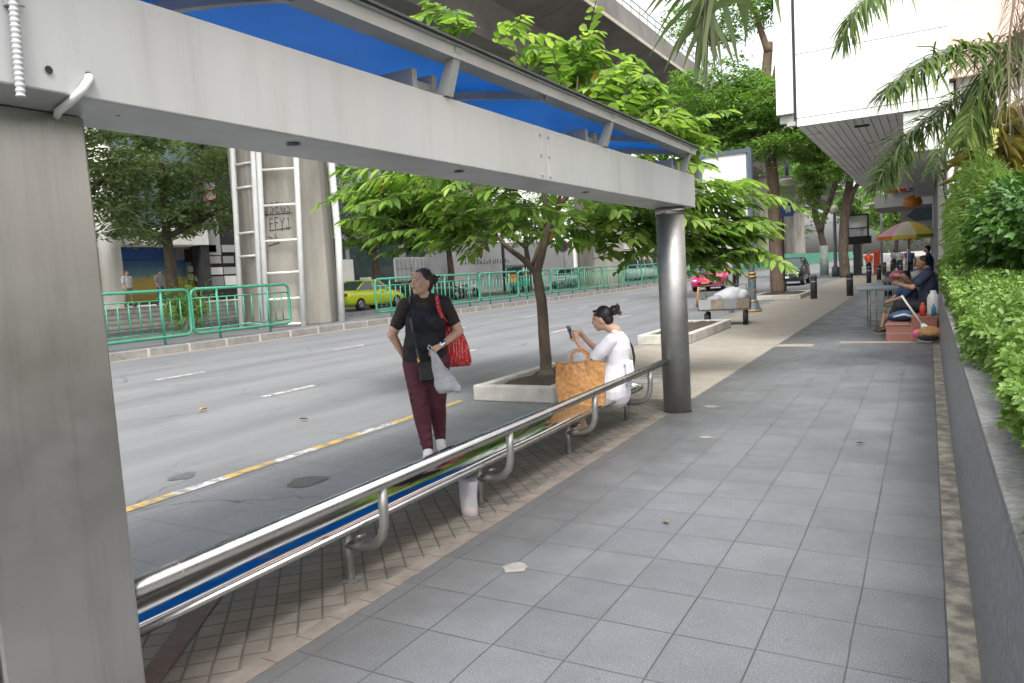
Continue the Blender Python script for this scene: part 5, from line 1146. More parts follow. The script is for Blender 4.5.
# ------------------------------------------------------------------ vehicles
def car(name, loc, rz, lab, paint, cat, roof_sign=None, plate=None, kind='sedan'):
    """nose towards local -Y"""
    t = empty(name, loc, lab, cat, rz)
    if kind == 'sedan':  st = [(-2.18, .30, .55, .70), (-2.10, .24, .66, .78), (-1.7, .22, .80, .84), (-1.05, .22, .92, .86), (-.5, .2, .97, .87), (.6, .2, .97, .87), (1.3, .22, .98, .86), (1.9, .26, .96, .82), (2.15, .32, .90, .76), (2.2, .38, .70, .70)]; cab = [(-.95, .93), (-.25, 1.40), (.75, 1.42), (1.55, .97)]
    elif kind == 'hatch': st = [(-1.9, .30, .62, .70), (-1.82, .24, .74, .78), (-1.4, .22, .90, .84), (-.95, .22, .98, .85), (-.3, .2, 1.02, .86), (.6, .2, 1.03, .86), (1.5, .24, 1.04, .84), (1.85, .3, 1.0, .78), (1.92, .38, .8, .72)]; cab = [(-.95, .98), (-.25, 1.48), (.95, 1.50), (1.75, 1.02)]
    else: st = [(-2.3, .32, .8, .76), (-2.24, .26, 1.0, .86), (-2.0, .24, 1.15, .9), (0, .22, 1.2, .92), (2.2, .24, 1.2, .9), (2.3, .34, 1.1, .88)]; cab = [(-2.0, 1.15), (-1.3, 1.95), (2.1, 2.0), (2.28, 1.18)]
    vs = []; fs = []
    for (y, zl, zt, w_) in st:
        zm = zl + (zt - zl) * .55
        vs += [(-w_ * .86, y, zl), (-w_ * .98, y, zl + .12), (-w_, y, zm), (-w_ * .95, y, zt - .04), (-w_ * .80, y, zt), (0, y, zt + .025), (w_ * .80, y, zt), (w_ * .95, y, zt - .04), (w_, y, zm), (w_ * .98, y, zl + .12), (w_ * .86, y, zl)]
    n = 11
    for j in range(len(st) - 1):
        for i in range(n): fs.append((j * n + i, (j + 1) * n + i, (j + 1) * n + (i + 1) % n, j * n + (i + 1) % n))
    fs += [tuple(range(n)), tuple(reversed(range((len(st) - 1) * n, len(st) * n)))]
    q = MB(); q.add(vs, fs, True); b0 = q.build('body', paint, t)
    # greenhouse
    w0, w1 = (.76, .60) if kind != 'van' else (.86, .76)
    (y0, z0), (y1, z1), (y2, z2), (y3, z3) = cab
    q = MB(); vs = [(-w0, y0, z0), (w0, y0, z0), (-w1, y1, z1), (w1, y1, z1), (-w1, y2, z2), (w1, y2, z2), (-w0, y3, z3), (w0, y3, z3)]
    q.add(vs, [(0, 1, 3, 2), (2, 3, 5, 4), (4, 5, 7, 6), (0, 2, 4, 6), (1, 7, 5, 3), (0, 6, 7, 1)]); q.build('window_glass', M['glass'], t)
    q = MB(); q.box((-w1 - .01, y1 - .02, z1 - .03), (w1 + .01, y2 + .02, z2 + .035), bev=.025)
    for sx in (-1, 1):
        for a, b_ in ((0, 2), (4, 6)):
            A = V(vs[a]); B = V(vs[b_]); A.x = abs(A.x) * sx; B.x = abs(B.x) * sx; q.tube([A, B], .035, 6)
        ym = (y1 + y2) / 2; q.tube([(sx * w1 * 1.01, ym, z1), (sx * w0 * 1.01, ym + .05, z0)], .03, 6)
    q.build('roof', paint, t)
    yf = st[0][0]; zf = st[1][2]
    for sx in (-1, 1):
        q = MB(); q.ell((sx * st[1][3] * .72, yf + .10, zf - .08), (.17, .10, .075), None, 12, 8); q.build('headlight', M['headlamp'], t)
        q = MB(); q.ell((sx * st[-2][3] * .8, st[-1][0] - .05, st[-2][2] - .12), (.14, .07, .09), None, 10, 6); q.build('tail_light', M['sign_red'], t)
        q = MB(); q.ell((sx * (w0 + .17), y0 + .35, z0 + .06), (.09, .05, .06), None, 8, 6); q.build('mirror', paint, t)
        for yw in (yf + .82, st[-1][0] - .82):
            q = MB(); R_w = .31
            q.tube([(sx * .68, yw, R_w), (sx * .70, yw, R_w), (sx * .85, yw, R_w), (sx * .87, yw, R_w)], [R_w * .92, R_w, R_w, R_w * .92], 20); wh = q.build('wheel', M['rubber'], t)
            q = MB(); q.tube([(sx * .86, yw, R_w), (sx * .885, yw, R_w)], [R_w * .62, R_w * .55], 14); q.build('rim', M['chrome'], wh)
            q = MB()
    q = MB(); q.box((-.42, yf - .012, .36), (.42, yf + .05, .50), bev=.02); q.build('grille', M['rubber'], t)
    q = MB(); q.box((-.62, yf + .0, .24), (.62, yf + .1, .32), bev=.02); q.build('lower_intake', M['rubber'], t)
    q = MB(); q.box((-.2, yf - .03, .42), (.2, yf - .013, .53)); q.build('number_plate', plate or M['sign_white'], t)
    for sx in (-1, 1):
        q = MB(); q.box((sx * .875 - .008, -.35, .80), (sx * .875 + .008, -.18, .825)); q.build('door_handle', M['chrome'], t)
    if roof_sign:
        q = MB(); q.box((-.3, -.15, 1.45), (.3, .05, 1.58), bev=.03); q.build('taxi_sign', roof_sign, t)
    return t
car('taxi', (-10.35, 41.5, 0), 0, 'bright pink taxi driving towards us with headlights facing the bus stop', M['taxi_p'], 'taxi', M['sign_white'], M['plate_y'])
car('parked_car', (-6.75, 44.1, 0), 0, 'black hatchback at the near kerb behind the thick trunk', M['car_black'], 'car', None, None, 'hatch')
car('taxi', (-24.4, 28.4, .25), math.pi, 'yellow green taxi behind the green railing across the road', M['taxi_y'], 'taxi', M['sign_white'], M['plate_y'])
car('parked_car', (-24.6, 34.2, .25), math.pi, 'dark saloon partly hidden ahead of the yellow green taxi', M['car_black'], 'car')
car('van', (-23.8, 66.5, .25), math.pi * 1.0, 'white van behind the railing right of the planted trunk', M['car_white'], 'van', None, M['sign_red'], 'van')
car('parked_car', (-24.2, 52.0, .25), 0, 'silver car behind the railing beside the planted trunk', M['car_silver'], 'car', None, None, 'hatch')
car('van', (-23.9, 59.2, .25), 0, 'teal minibus behind the railing between silver car and white van', M['car_teal'], 'van', None, None, 'van')
# tuk-tuk
t = empty('tuk_tuk', (-23.6, 42.6, .25), 'green three-wheeled taxi with an orange rear light panel across the road', 'three-wheeler', .3)
q = MB(); q.box((-.6, -.2, .45), (.6, 1.3, .95), bev=.06); q.box((-.35, -1.0, .5), (.35, -.2, .75), bev=.06); q.build('body', M['car_teal'], t)
q = MB(); q.prism([(-.7, 1.78), (-.3, 1.9), (1.2, 1.9), (1.45, 1.72), (1.4, 1.7), (1.15, 1.84), (-.3, 1.84), (-.7, 1.74)], 'x', -.62, .62); q.build('canopy', M['post_blue'], t)
for sx in (-.55, .55):
    for y in (-.55, .5, 1.3):
        q = MB(); q.tube([(sx, y, .8), (sx, y, 1.85)], .025, 6); q.build('pillar', M['chrome'], t)
q = MB(); q.box((-.5, -.72, 1.05), (.5, -.68, 1.7)); q.build('windscreen', M['glass'], t)
q = MB(); q.box((-.3, 1.3, .8), (.35, 1.36, 1.5)); q.box((-.3, -1.06, .75), (.3, -1.0, 1.3)); q.build('light_panel', M['sign_orange'], t)
for (x, y) in ((0, -.95), (-.5, 1.0), (.5, 1.0)):
    q = MB(); q.tube([(x - .07, y, .27), (x + .07, y, .27)], .27, 16); q.build('wheel', M['rubber'], t)
# motorbikes parked behind the railing
def bike(loc, rz, lab, paint):
    t = empty('motorbike', loc, lab, 'motorbike', rz, 'motorbikes parked behind the railing')
    q = MB(); q.tube([(0, -.55, .75), (0, -.3, .55), (0, .2, .5), (0, .5, .72)], [.09, .13, .16, .10], 8); q.ell((0, -.1, .62), (.14, .35, .16)); q.build('body', paint, t)
    q = MB(); q.box((-.12, .0, .74), (.12, .65, .82), bev=.03); q.build('seat', M['rubber'], t)
    q = MB(); q.tube([(-.32, -.5, 1.02), (0, -.55, .95), (.32, -.5, 1.02)], .018, 6); q.tube([(0, -.68, .3), (0, -.52, .98)], .03, 6); q.build('handlebar', M['chrome'], t)
    for y in (-.68, .62):
        q = MB(); q.tube([(-.045, y, .29), (.045, y, .29)], .29, 18); w_ = q.build('wheel', M['rubber'], t); q = MB(); q.tube([(-.05, y, .29), (.05, y, .29)], .17, 12); q.build('rim', M['chrome'], w_)
    return t
bike((-25.5, 39.6, .25), 1.2, 'white motorbike parked behind the railing left of the tuk-tuk', M['car_white'])
bike((-25.3, 37.6, .25), 1.3, 'black motorbike parked by the tree behind the taxi', M['car_black'])
bike((-25.4, 45.6, .25), 1.1, 'teal motorbike parked just beyond the tuk-tuk', M['car_teal'])
bike((-25.4, 24.2, .3), 1.2, 'dark motorbike parked behind the pier', M['car_black'])

# ------------------------------------------------------------------ people
def head(mb, c, R, s=1.0):
    c = V(c); P = lambda *a: c + R @ (V(a) * s)
    mb.ell(c, (.074 * s, .092 * s, .098 * s), R.to_matrix() if hasattr(R, 'to_matrix') else R)
    mb.ell(P(0, -.022, -.045), (.060 * s, .068 * s, .072 * s), R); mb.ell(P(0, -.060, -.094), (.030 * s, .026 * s, .022 * s), R)
    mb.ell(P(.036, -.058, -.034), (.026 * s, .024 * s, .026 * s), R); mb.ell(P(-.036, -.058, -.034), (.026 * s, .024 * s, .026 * s), R)
    mb.cap(P(0, -.086, .012), .009 * s, P(0, -.104, -.030), .0135 * s, 8); mb.ell(P(0, -.094, -.034), (.019 * s, .012 * s, .010 * s), R, 8, 6)
    mb.cap(P(-.05, -.078, .022), .010 * s, P(.05, -.078, .022), .010 * s, 8)
    for sg in (-1, 1): mb.ell(P(sg * .074, .008, -.016), (.012 * s, .021 * s, .032 * s), R, 8, 6)
    mb.ell(P(0, -.085, -.066), (.024 * s, .012 * s, .010 * s), R, 8, 6)
def face(t, c, R, s=1.0, lips=None):
    c = V(c); P = lambda *a: c + R @ (V(a) * s)
    for sg in (-1, 1):
        q = MB(); q.ell(P(sg * .031, -.0785, -.001), (.0155 * s, .0075 * s, .0075 * s), R, 10, 6); e = q.build('eye', M['eye_white'], t)
        q = MB(); q.ell(P(sg * .031, -.085, -.001), (.0072 * s, .003 * s, .0072 * s), R, 8, 6); q.cap(P(sg * .018, -.083, .006), .0022 * s, P(sg * .046, -.078, .005), .0022 * s, 6); q.build('iris', M['hair'], e)
        q = MB(); q.cap(P(sg * .016, -.092, .023), .0036 * s, P(sg * .050, -.080, .024), .0026 * s, 6); q.build('eyebrow', M['hair_brown'], t)
    q = MB(); q.cap(P(-.019, -.0925, -.062), .0045 * s, P(.019, -.0925, -.062), .0045 * s, 6); q.ell(P(0, -.096, -.064), (.014 * s, .006 * s, .007 * s), R, 8, 6); q.build('mouth', lips or M['lips'], t)
def hand(mb, w_, d, n, side=1, curl=.5, s=1.0):
    """w_ wrist, d pointing along the palm, n the palm's facing, side = thumb side sign"""
    w_ = V(w_); d = V(d).normalized(); n = V(n); n = (n - d * n.dot(d)).normalized(); x = d.cross(n) * side
    mb.cap(w_, .024 * s, w_ + d * .075 * s, .036 * s, 10, .45, n.cross(d))
    mb.ell(w_ + d * .045 * s, (.036 * s, .036 * s, .018 * s), Matrix((x, d, n)).transposed())
    for k, (u, L) in enumerate(((.030, .066), (.010, .074), (-.010, .070), (-.029, .056))):
        b0 = w_ + d * .080 * s + x * u * s; c1 = curl * (.7 + .1 * k); L *= s
        d1 = (d * math.cos(c1) + n * math.sin(c1)); d2 = (d * math.cos(c1 * 2.1) + n * math.sin(c1 * 2.1)); d3 = (d * math.cos(c1 * 3) + n * math.sin(c1 * 3))
        p1 = b0 + d1 * L * .48; p2 = p1 + d2 * L * .32; p3 = p2 + d3 * L * .25
        r = .0088 * s; mb.cap(b0 - d * .012 * s, r * 1.08, p1, r, 8); mb.cap(p1, r, p2, r * .92, 8); mb.cap(p2, r * .92, p3, r * .8, 8)
    b0 = w_ + d * .028 * s + x * .028 * s; p1 = b0 + (d * .6 + x * .75 + n * .35 * (curl + .3)).normalized() * .036 * s; p2 = p1 + (d * .8 + x * .25 + n * (curl + .2)).normalized() * .034 * s
    mb.cap(b0, .013 * s, p1, .0105 * s, 8); mb.cap(p1, .0105 * s, p2, .009 * s, 8)
def rotm(yaw_=0, pitch_=0, roll_=0): return Euler((pitch_, roll_, yaw_), 'XYZ').to_matrix()

def person(loc, rz, lab, J, skin, hair_fn, clothes, s=1.0, vox=.008, facey=0, facep=0, facer=0, group=None, hands=True, hcurl=(.6, .6), handdir=None, face_on=True, girth=1.0, legs_r=1.0):
    t = empty('person', loc, lab, 'person', rz, group)
    q = MB(); HR = rotm(facey, facep, facer); g = girth
    head(q, J['head'], HR, s); q.cap(V(J['head']) + V((0, .022, -.06)) * s, .050 * s, V(J['neck']), .056 * s)
    n_, c_, p_ = V(J['neck']), V(J['chest']), V(J['pelvis'])
    q.cap(n_ - V((0, 0, .03)), .07 * s, c_, .125 * s * g, 14, .74, (0, -1, 0)); q.cap(c_, .125 * s * g, p_ + V((0, 0, .08)), .115 * s * g, 14, .8, (0, -1, 0)); q.cap(p_ + V((0, 0, .06)), .13 * s * g, p_, .13 * s * g, 14, .85, (0, -1, 0))
    for sd, sg in (('L', 1), ('R', -1)):
        sh_, el, wr = V(J['sh' + sd]), V(J['el' + sd]), V(J['wr' + sd])
        q.cap(n_ - V((0, 0, .06)), .05 * s, sh_, .052 * s); q.cap(sh_, .050 * s * g, el, .037 * s * g); q.cap(el, .038 * s * g, wr, .024 * s)
        dflt = (wr - el).normalized(); hd = (handdir or {}).get(sd, (dflt, (0, -1, 0) if abs(dflt.y) < .8 else (0, 0, -1), sg, hcurl[0 if sd == 'L' else 1]))
        if hands: hand(q, wr, *hd, s=s)
        else: q.cap(wr, .028 * s, wr + dflt * .12 * s, .026 * s, 8, .6)
        hp, kn, an, to = V(J['hip' + sd]), V(J['kn' + sd]), V(J['an' + sd]), V(J['to' + sd])
        q.cap(hp, .092 * s * g * legs_r, kn, .058 * s * legs_r); q.cap(kn, .058 * s * legs_r, kn.lerp(an, .3) + V((0, .01, 0)), .056 * s * legs_r); q.cap(kn.lerp(an, .3), .054 * s * legs_r, an, .034 * s)
        q.cap(an + V((0, .015, -.035)) * s, .034 * s, to, .026 * s, 10, .8)
    body = remesh(q, 'body', skin, t, vox)
    if face_on: face(t, J['head'], HR, s)
    h = MB(); m_h = hair_fn(h, V(J['head']), HR, s); remesh(h, 'hair', m_h, t, max(.006, vox * .9), 2)
    for (name, mat, fn, vx, sm) in clothes:
        c = MB(); fn(c); remesh(c, name, mat, t, vx, sm)
    return t
def tf(loc, rz): return Matrix.Translation(V(loc)) @ Matrix.Rotation(rz, 4, 'Z')

# --- the woman in black
LOCW = (-3.715, 5.06, .004); RW = .634
J = dict(head=(-.012, -.01, 1.535), neck=(0, .02, 1.405), chest=(0, .02, 1.18), pelvis=(-.025, .02, .87),
         shL=(.165, .03, 1.335), elL=(.275, .03, 1.085), wrL=(.115, -.19, .995), shR=(-.165, .03, 1.335), elR=(-.295, .10, 1.09), wrR=(-.215, .14, .90),
         hipL=(.075, .02, .84), knL=(.045, .03, .47), anL=(.055, .17, .115), toL=(.065, .03, .045), hipR=(-.115, .02, .84), knR=(-.095, -.04, .46), anR=(-.060, -.05, .085), toR=(-.085, -.22, .03))
def hair_w(h, c, R, s):
    P = lambda *a: c + R @ V(a)
    h.ell(P(0, .022, .022), (.080, .086, .092), R); h.ell(P(0, .055, -.02), (.07, .055, .075), R); h.ell(P(0, .128, .018), (.046, .042, .046), R)
    for k in range(7): h.cap(P(-.055 + .018 * k, -.055 + abs(k - 3) * .010, .078 - abs(k - 3) * .006), .012, P(-.055 + .018 * k, .04, .098 - abs(k - 3) * .004), .012, 6)
    for sg in (-1, 1): h.cap(P(sg * .070, -.03, .045), .014, P(sg * .074, .03, -.01), .016, 6)
    h.cap(P(.03, .13, .03), .014, P(.05, .165, .05), .007, 6); h.cap(P(-.02, .14, .05), .012, P(-.03, .17, .075), .005, 6)
    return M['hair_brown']
def shirt_w(c):
    c.cap((0, .02, 1.335), .105, (0, .015, 1.20), .172, 18, .66, (0, -1, 0)); c.cap((0, .01, 1.20), .176, (-.015, .01, 1.06), .170, 18, .72, (0, -1, 0)); c.cap((-.015, .01, 1.06), .172, (-.03, .015, .93), .190, 18, .72, (0, -1, 0))
    c.ell((.075, -.085, 1.185), (.085, .075, .08)); c.ell((-.075, -.085, 1.185), (.085, .075, .08)); c.ell((-.02, -.075, 1.02), (.14, .08, .10))
    c.cap((-.03, .015, .93), .190, (-.03, .015, .885), .192, 18, .72, (0, -1, 0))
    for k in range(5): c.cap((-.17 + .02 * k, -.10, .98 - .02 * k), .012, (.10 + .01 * k, -.13, 1.03 - .03 * k), .010, 6)
def lace_w(c):
    for sg in (1, -1):
        S_ = V((sg * .155, .03, 1.335)); E_ = V(J['elL' if sg > 0 else 'elR']); E2 = S_.lerp(E_, .60)
        c.cap((sg * .05, .02, 1.385), .050, S_, .062, 12); c.cap(S_ + V((sg * .006, 0, .004)), .066, E2, .062, 14)
        for a in range(6):
            th = a * 1.05; o = V((math.cos(th) * .055, math.sin(th) * .055, -.012)); c.cap(E2 + o * .9, .016, E2 + o * 1.12, .010, 6)
    c.cap((0, .02, 1.34), .10, (0, -.005, 1.30), .105, 14, .72, (0, -1, 0))
def trousers_w(c):
    c.cap((-.028, .02, .93), .165, (-.025, .02, .85), .192, 18, .74, (0, -1, 0))
    for sd in 'LR':
        hp, kn, an = V(J['hip' + sd]), V(J['kn' + sd]), V(J['an' + sd])
        c.cap(hp, .112, kn, .078, 16); c.cap(kn, .078, kn.lerp(an, .35) + V((0, .012, 0)), .072, 16); c.cap(kn.lerp(an, .35) + V((0, .012, 0)), .070, an + V((0, 0, .03)), .049, 16)
        for k in range(6): a = hp.lerp(kn, .15 + .13 * k); c.cap(a + V((-.07, -.05, .01)), .016, a + V((.05, -.075, -.012)), .014, 6)
        for k in range(5): a = kn.lerp(an, .05 + .19 * k); c.cap(a + V((-.05, -.03, .0)), .013, a + V((.04, -.045, -.012)), .011, 6)
def shoes_w(c, only='LR'):
    for sd in only:
        an, to = V(J['an' + sd]), V(J['to' + sd]); c.cap(an + V((0, .03, -.045)), .044, to + V((0, 0, .008)), .038, 14, .85); c.cap(an + V((0, .02, -.03)), .044, an + V((0, -.03, -.01)), .046, 12)
pw = person(LOCW, RW, 'standing woman in a black lace top and wine red trousers, carrying bags', J, M['skin'], hair_w,
       [('shirt', M['shirt_black'], shirt_w, .009, 3), ('lace_sleeves', M['lace'], lace_w, .009, 2), ('trousers', M['trouser_wine'], trousers_w, .009, 3), ('shoe', M['shoe_white'], lambda c: shoes_w(c, 'L'), .008, 3), ('shoe', M['shoe_white'], lambda c: shoes_w(c, 'R'), .008, 3)],
       vox=.0065, facey=-.85, facep=-.10, facer=.0, girth=1.12, handdir={'L': ((-.80, -.30, -.35), (0, .35, -1), -1, .75), 'R': ((.35, .3, -.9), (.8, .2, .2), 1, .4)})
TW = tf(LOCW, RW)
def wl(q, name, mat, lab, cat, smooth=0, vox=None):      # loose thing in the woman's frame
    q.v = [tuple(TW @ V(v)) for v in q.v]
    o = remesh(q, name, mat, None, vox, smooth) if vox else q.build(name, mat)
    if lab: tag(o, lab, cat)
    return o
q = MB(); q.tube([(.085, -.205, .99), (.075, -.21, .994)], .001, 4)
q = MB(); q.cap(V((.118, -.186, 1.0)), .030, V((.13, -.172, 1.008)), .030, 12); wb = q.build('wrist_watch', M['chrome'], pw)
# red dotted shoulder bag
q = MB(); n = 14
rings = []
for i in range(11):
    f_ = i / 10; z = 1.16 - .385 * f_; cx = .20 + .055 * f_; wdt = .065 + .065 * math.sin(min(1, f_ * 1.25) * 1.7); dp = .05 + .03 * math.sin(f_ * 3)
    if i == 10: wdt *= .82; dp *= .6
    rings.append([(cx + wdt * math.cos(t) * (1 if abs(math.cos(t)) < .9 else .96), .10 + dp * math.sin(t), z + .025 * math.cos(t) * (1 - f_)) for t in [2 * math.pi * j / n for j in range(n)]])
vs = [p for r in rings for p in r]; fs = [(i * n + j, i * n + (j + 1) % n, (i + 1) * n + (j + 1) % n, (i + 1) * n + j) for i in range(10) for j in range(n)] + [tuple(range(n)), tuple(reversed(range(10 * n, 11 * n)))]
q.add(vs, fs, True)
rb = wl(q, 'shoulder_bag', M['red_dots'], 'red cloth shoulder bag with small white dots on the standing woman', 'bag')
q = MB(); 
def ribbon(q, pts, wd, th=.004, side=V((1, 0, 0))):
    P = [V(p) for p in pts]; vs = []
    for i, p in enumerate(P):
        t_ = (P[min(i + 1, len(P) - 1)] - P[max(0, i - 1)]).normalized(); s_ = (side - t_ * side.dot(t_)).normalized(); n_ = t_.cross(s_)
        vs += [p + s_ * wd / 2 + n_ * th, p - s_ * wd / 2 + n_ * th, p - s_ * wd / 2 - n_ * th, p + s_ * wd / 2 - n_ * th]
    fs = [(4 * i + j, 4 * i + (j + 1) % 4, 4 * i + 4 + (j + 1) % 4, 4 * i + 4 + j) for i in range(len(P) - 1) for j in range(4)] + [(0, 1, 2, 3), (len(vs) - 1, len(vs) - 2, len(vs) - 3, len(vs) - 4)]
    q.add(vs, fs)
ribbon(q, [(.18, .12, 1.16), (.135, .08, 1.36), (.115, .03, 1.415), (.105, -.06, 1.40), (.115, -.135, 1.30), (.14, -.125, 1.22), (.175, .0, 1.17), (.20, .05, 1.15)], .032)
q.v = [tuple(TW @ V(v)) for v in q.v]; q.build('strap', M['red_dots'], rb)
# black crossbody bag
q = MB(); q.box((-.085, -.235, .70), (.085, -.165, .865), bev=.022)
cb = wl(q, 'crossbody_bag', M['leather'], 'small black leather crossbody bag at the standing woman\'s belly', 'bag')
def wchild(q, name, mat, par_): q.v = [tuple(TW @ V(v)) for v in q.v]; return q.build(name, mat, par_)
q = MB(); ribbon(q, [(-.075, -.20, .86), (-.095, -.175, .98), (-.115, -.185, 1.12), (-.125, -.165, 1.24), (-.125, -.09, 1.36), (-.12, -.01, 1.415), (-.11, .08, 1.38)], .018); wchild(q, 'strap', M['leather'], cb)
q = MB(); q.box((-.09, -.243, .83), (.09, -.232, .868), bev=.004); wchild(q, 'flap', M['leather'], cb)
q = MB(); q.tube([(-.078, -.21, .845), (-.085, -.205, .905)], .011, 8); q.box((.045, -.246, .80), (.095, -.232, .885), bev=.004); wchild(q, 'gold_clasp', M['gold_metal'], cb)
# white plastic bag from her hand
q = MB(); n = 18; rings = []
for i in range(14):
    f_ = i / 13; z = .955 - .345 * f_; cx = .035 + .125 * f_ ** 1.1; wdt = .018 + .105 * f_ ** 1.15 * (1 - .28 * max(0, f_ - .85) / .15); dp = .012 + .06 * f_ * (1 - .5 * max(0, f_ - .85) / .15)
    rings.append([(cx + wdt * math.cos(t) * (1 + .10 * math.sin(5 * t + i * .9)), -.245 + dp * math.sin(t) * (1 + .16 * math.sin(4 * t + i)), z + .012 * math.sin(3 * t + i)) for t in [2 * math.pi * j / n for j in range(n)]])
vs = [p for r in rings for p in r]; q.add(vs, [(i * n + j, i * n + (j + 1) % n, (i + 1) * n + (j + 1) % n, (i + 1) * n + j) for i in range(13) for j in range(n)] + [tuple(range(n)), tuple(reversed(range(13 * n, 14 * n)))], True)
q.tube([(.035, -.245, .95), (.0, -.25, .985), (.01, -.235, 1.01), (.03, -.23, .99), (.04, -.24, .955)], .007, 6)
wl(q, 'plastic_bag', M['plastic_bag'], 'white plastic carrier bag hanging from the standing woman\'s hand', 'plastic bag')

# --- the seated woman in white, facing the road (local -Y = world -X)
LOCS = (-2.655, 6.48, .0); RS = -math.pi / 2 + .12
J = dict(head=(.02, -.035, 1.085), neck=(0, .085, .965), chest=(0, .10, .76), pelvis=(0, .03, .50), shL=(.155, .075, .885), elL=(.20, -.10, .70), wrL=(.085, -.27, .87), shR=(-.155, .075, .885), elR=(-.19, -.12, .72), wrR=(-.02, -.235, .90),
         hipL=(.085, -.02, .475), knL=(.13, -.36, .475), anL=(.26, -.20, .13), toL=(.30, -.34, .035), hipR=(-.085, -.02, .475), knR=(-.09, -.40, .48), anR=(-.06, -.36, .12), toR=(-.07, -.52, .035))
random.seed(9)
def hair_s(h, c, R, s):
    P = lambda *a: c + R @ V(a)
    h.ell(P(0, .028, .026), (.080, .084, .090), R); h.ell(P(0, .058, -.02), (.066, .05, .065), R); h.ell(P(.0, .135, .045), (.050, .046, .050), R)
    for sg in (-1, 1): h.cap(P(sg * .066, -.040, .050), .012, P(sg * .070, .01, .030), .014, 6)
    h.cap(P(-.035, -.052, .080), .014, P(.035, -.052, .080), .014, 6)
    for k in range(16):
        a = k * .41; d = V((math.cos(a) * .8, .55 + .3 * random.random(), math.sin(a))).normalized(); h.cap(P(0, .14, .045) + R @ d * .03, .011, P(0, .145, .045) + R @ d * random.uniform(.055, .078), .006, 6)
    return M['hair']
def dress_s(c):
    c.cap((0, .085, .925), .080, (0, .095, .80), .165, 18, .68, (0, -1, 0)); c.cap((0, .095, .80), .168, (0, .085, .64), .150, 18, .74, (0, -1, 0)); c.cap((0, .085, .64), .152, (0, .045, .48), .195, 18, .82, (0, -1, 0))
    c.cap((0, .045, .50), .19, (0, .06, .40), .20, 18, .72, (0, -1, 0))
    for sd, sg in (('L', 1), ('R', -1)):
        S_ = V(J['sh' + sd]); E_ = V(J['el' + sd]); c.cap(S_, .066, S_.lerp(E_, .55), .070, 14); c.cap(S_.lerp(E_, .55), .068, S_.lerp(E_, .86), .058, 14)
        c.cap(V(J['hip' + sd]), .115, V(J['kn' + sd]) + V((0, 0, .01)), .092, 16)
    c.cap((-.13, -.12, .47), .07, (.16, -.30, .47), .07, 12);
    for k in range(7): c.cap((-.10 + .035 * k, .205, .66), .012, (-.12 + .042 * k, .215, .46), .016, 6)
    c.cap((-.10, .185, .655), .012, (.10, .185, .655), .012, 8)
def sandal_s(c, only='LR'):
    for sd in only:
        to, an = V(J['to' + sd]), V(J['an' + sd]); c.box((to.x - .04, to.y - .02, .012), (to.x + .04, an.y + .06, .028)); c.cap(to + V((-.042, .05, .03)), .012, to + V((.042, .05, .03)), .012, 6)
ps = person(LOCS, RS, 'woman in a white dress with messy bun sitting on the bench with her phone', J, M['skin_tan'], hair_s,
       [('dress', M['dress'], dress_s, .009, 3), ('sandal', M['sandal'], lambda c: sandal_s(c, 'L'), .006, 1), ('sandal', M['sandal'], lambda c: sandal_s(c, 'R'), .006, 1)], s=.97, vox=.0065, facep=.20, facey=-.05,
       handdir={'L': ((-.25, -.35, .95), (-.85, -.2, -.1), 1, .55), 'R': ((.5, -.35, .75), (.55, -.5, -.35), -1, .6)})
TS = tf(LOCS, RS)
q = MB(); Mx = TS @ Matrix.Translation((.045, -.345, .955)) @ Matrix.Rotation(-.15, 4, 'Z') @ Matrix.Rotation(.35, 4, 'X')
q.box((-.037, -.004, -.075), (.037, .004, .075), Mx, .0035)
ph = q.build('mobile_phone', M['phone']); tag(ph, 'grey mobile phone held up by the seated woman', 'phone')
q = MB(); q.box((-.033, .0042, -.068), (.033, .005, .068), Mx); q.build('screen', M['glass'], ph)
for k, (dx, dz) in enumerate(((0, 0), (.02, -.01), (.035, -.06), (.03, -.075))):
    pass
q = MB(); q.ell(TS @ V((.222, .0, .80)), (.014, .018, .010)); q.ell(TS @ V((.228, -.03, .79)), (.012, .014, .010)); q.ell(TS @ V((.232, -.085, .72)), (.012, .02, .014)); bw = q.build('sleeve_bows', M['black_cloth']); bw.parent = ps; bw.matrix_parent_inverse = TS.inverted()
q = MB(); ribbon(q, [TS @ V(p) for p in ((-.16, .16, .86), (-.165, .20, .78), (-.165, .215, .68), (-.16, .20, .58))], .02, .006); bst = q.build('bag_strap', M['black_cloth']); bst.parent = ps; bst.matrix_parent_inverse = TS.inverted()
# tote bag on the bench
t = empty('tote_bag', (-2.715, 5.96, .345), 'large shiny orange patterned tote bag standing on the bench', 'tote bag', .30)
q = MB(); n = 10; vs = []; fs = []
def tote_pt(i, j, sgn):
    u = -1 + 2 * i / n; f_ = j / n; wd = .205 + .018 * f_; dp = .072 * (1 - .55 * f_ ** 2) + .012 * math.sin(u * 5 + f_ * 4) * f_
    return (u * wd + .006 * math.sin(f_ * 9), sgn * dp * (1 - .25 * u ** 4), .0 + .385 * f_ + .012 * math.sin(u * 4) * f_)
for sgn in (-1, 1):
    o = len(vs); vs += [tote_pt(i, j, sgn) for j in range(n + 1) for i in range(n + 1)]
    fs += [(o + j * (n + 1) + i, o + j * (n + 1) + i + 1, o + (j + 1) * (n + 1) + i + 1, o + (j + 1) * (n + 1) + i) for j in range(n) for i in range(n)]
q.add(vs, fs, True)
q.build('bag_body', M['tote'], t)
q = MB(); N_ = (n + 1) ** 2
for i_ in (0, n):
    vs = [tote_pt(i_, j, -1) for j in range(n + 1)] + [tote_pt(i_, j, 1) for j in range(n + 1)]
    q.add(vs, [(j, j + 1, n + 2 + j, n + 1 + j) for j in range(n)], True)
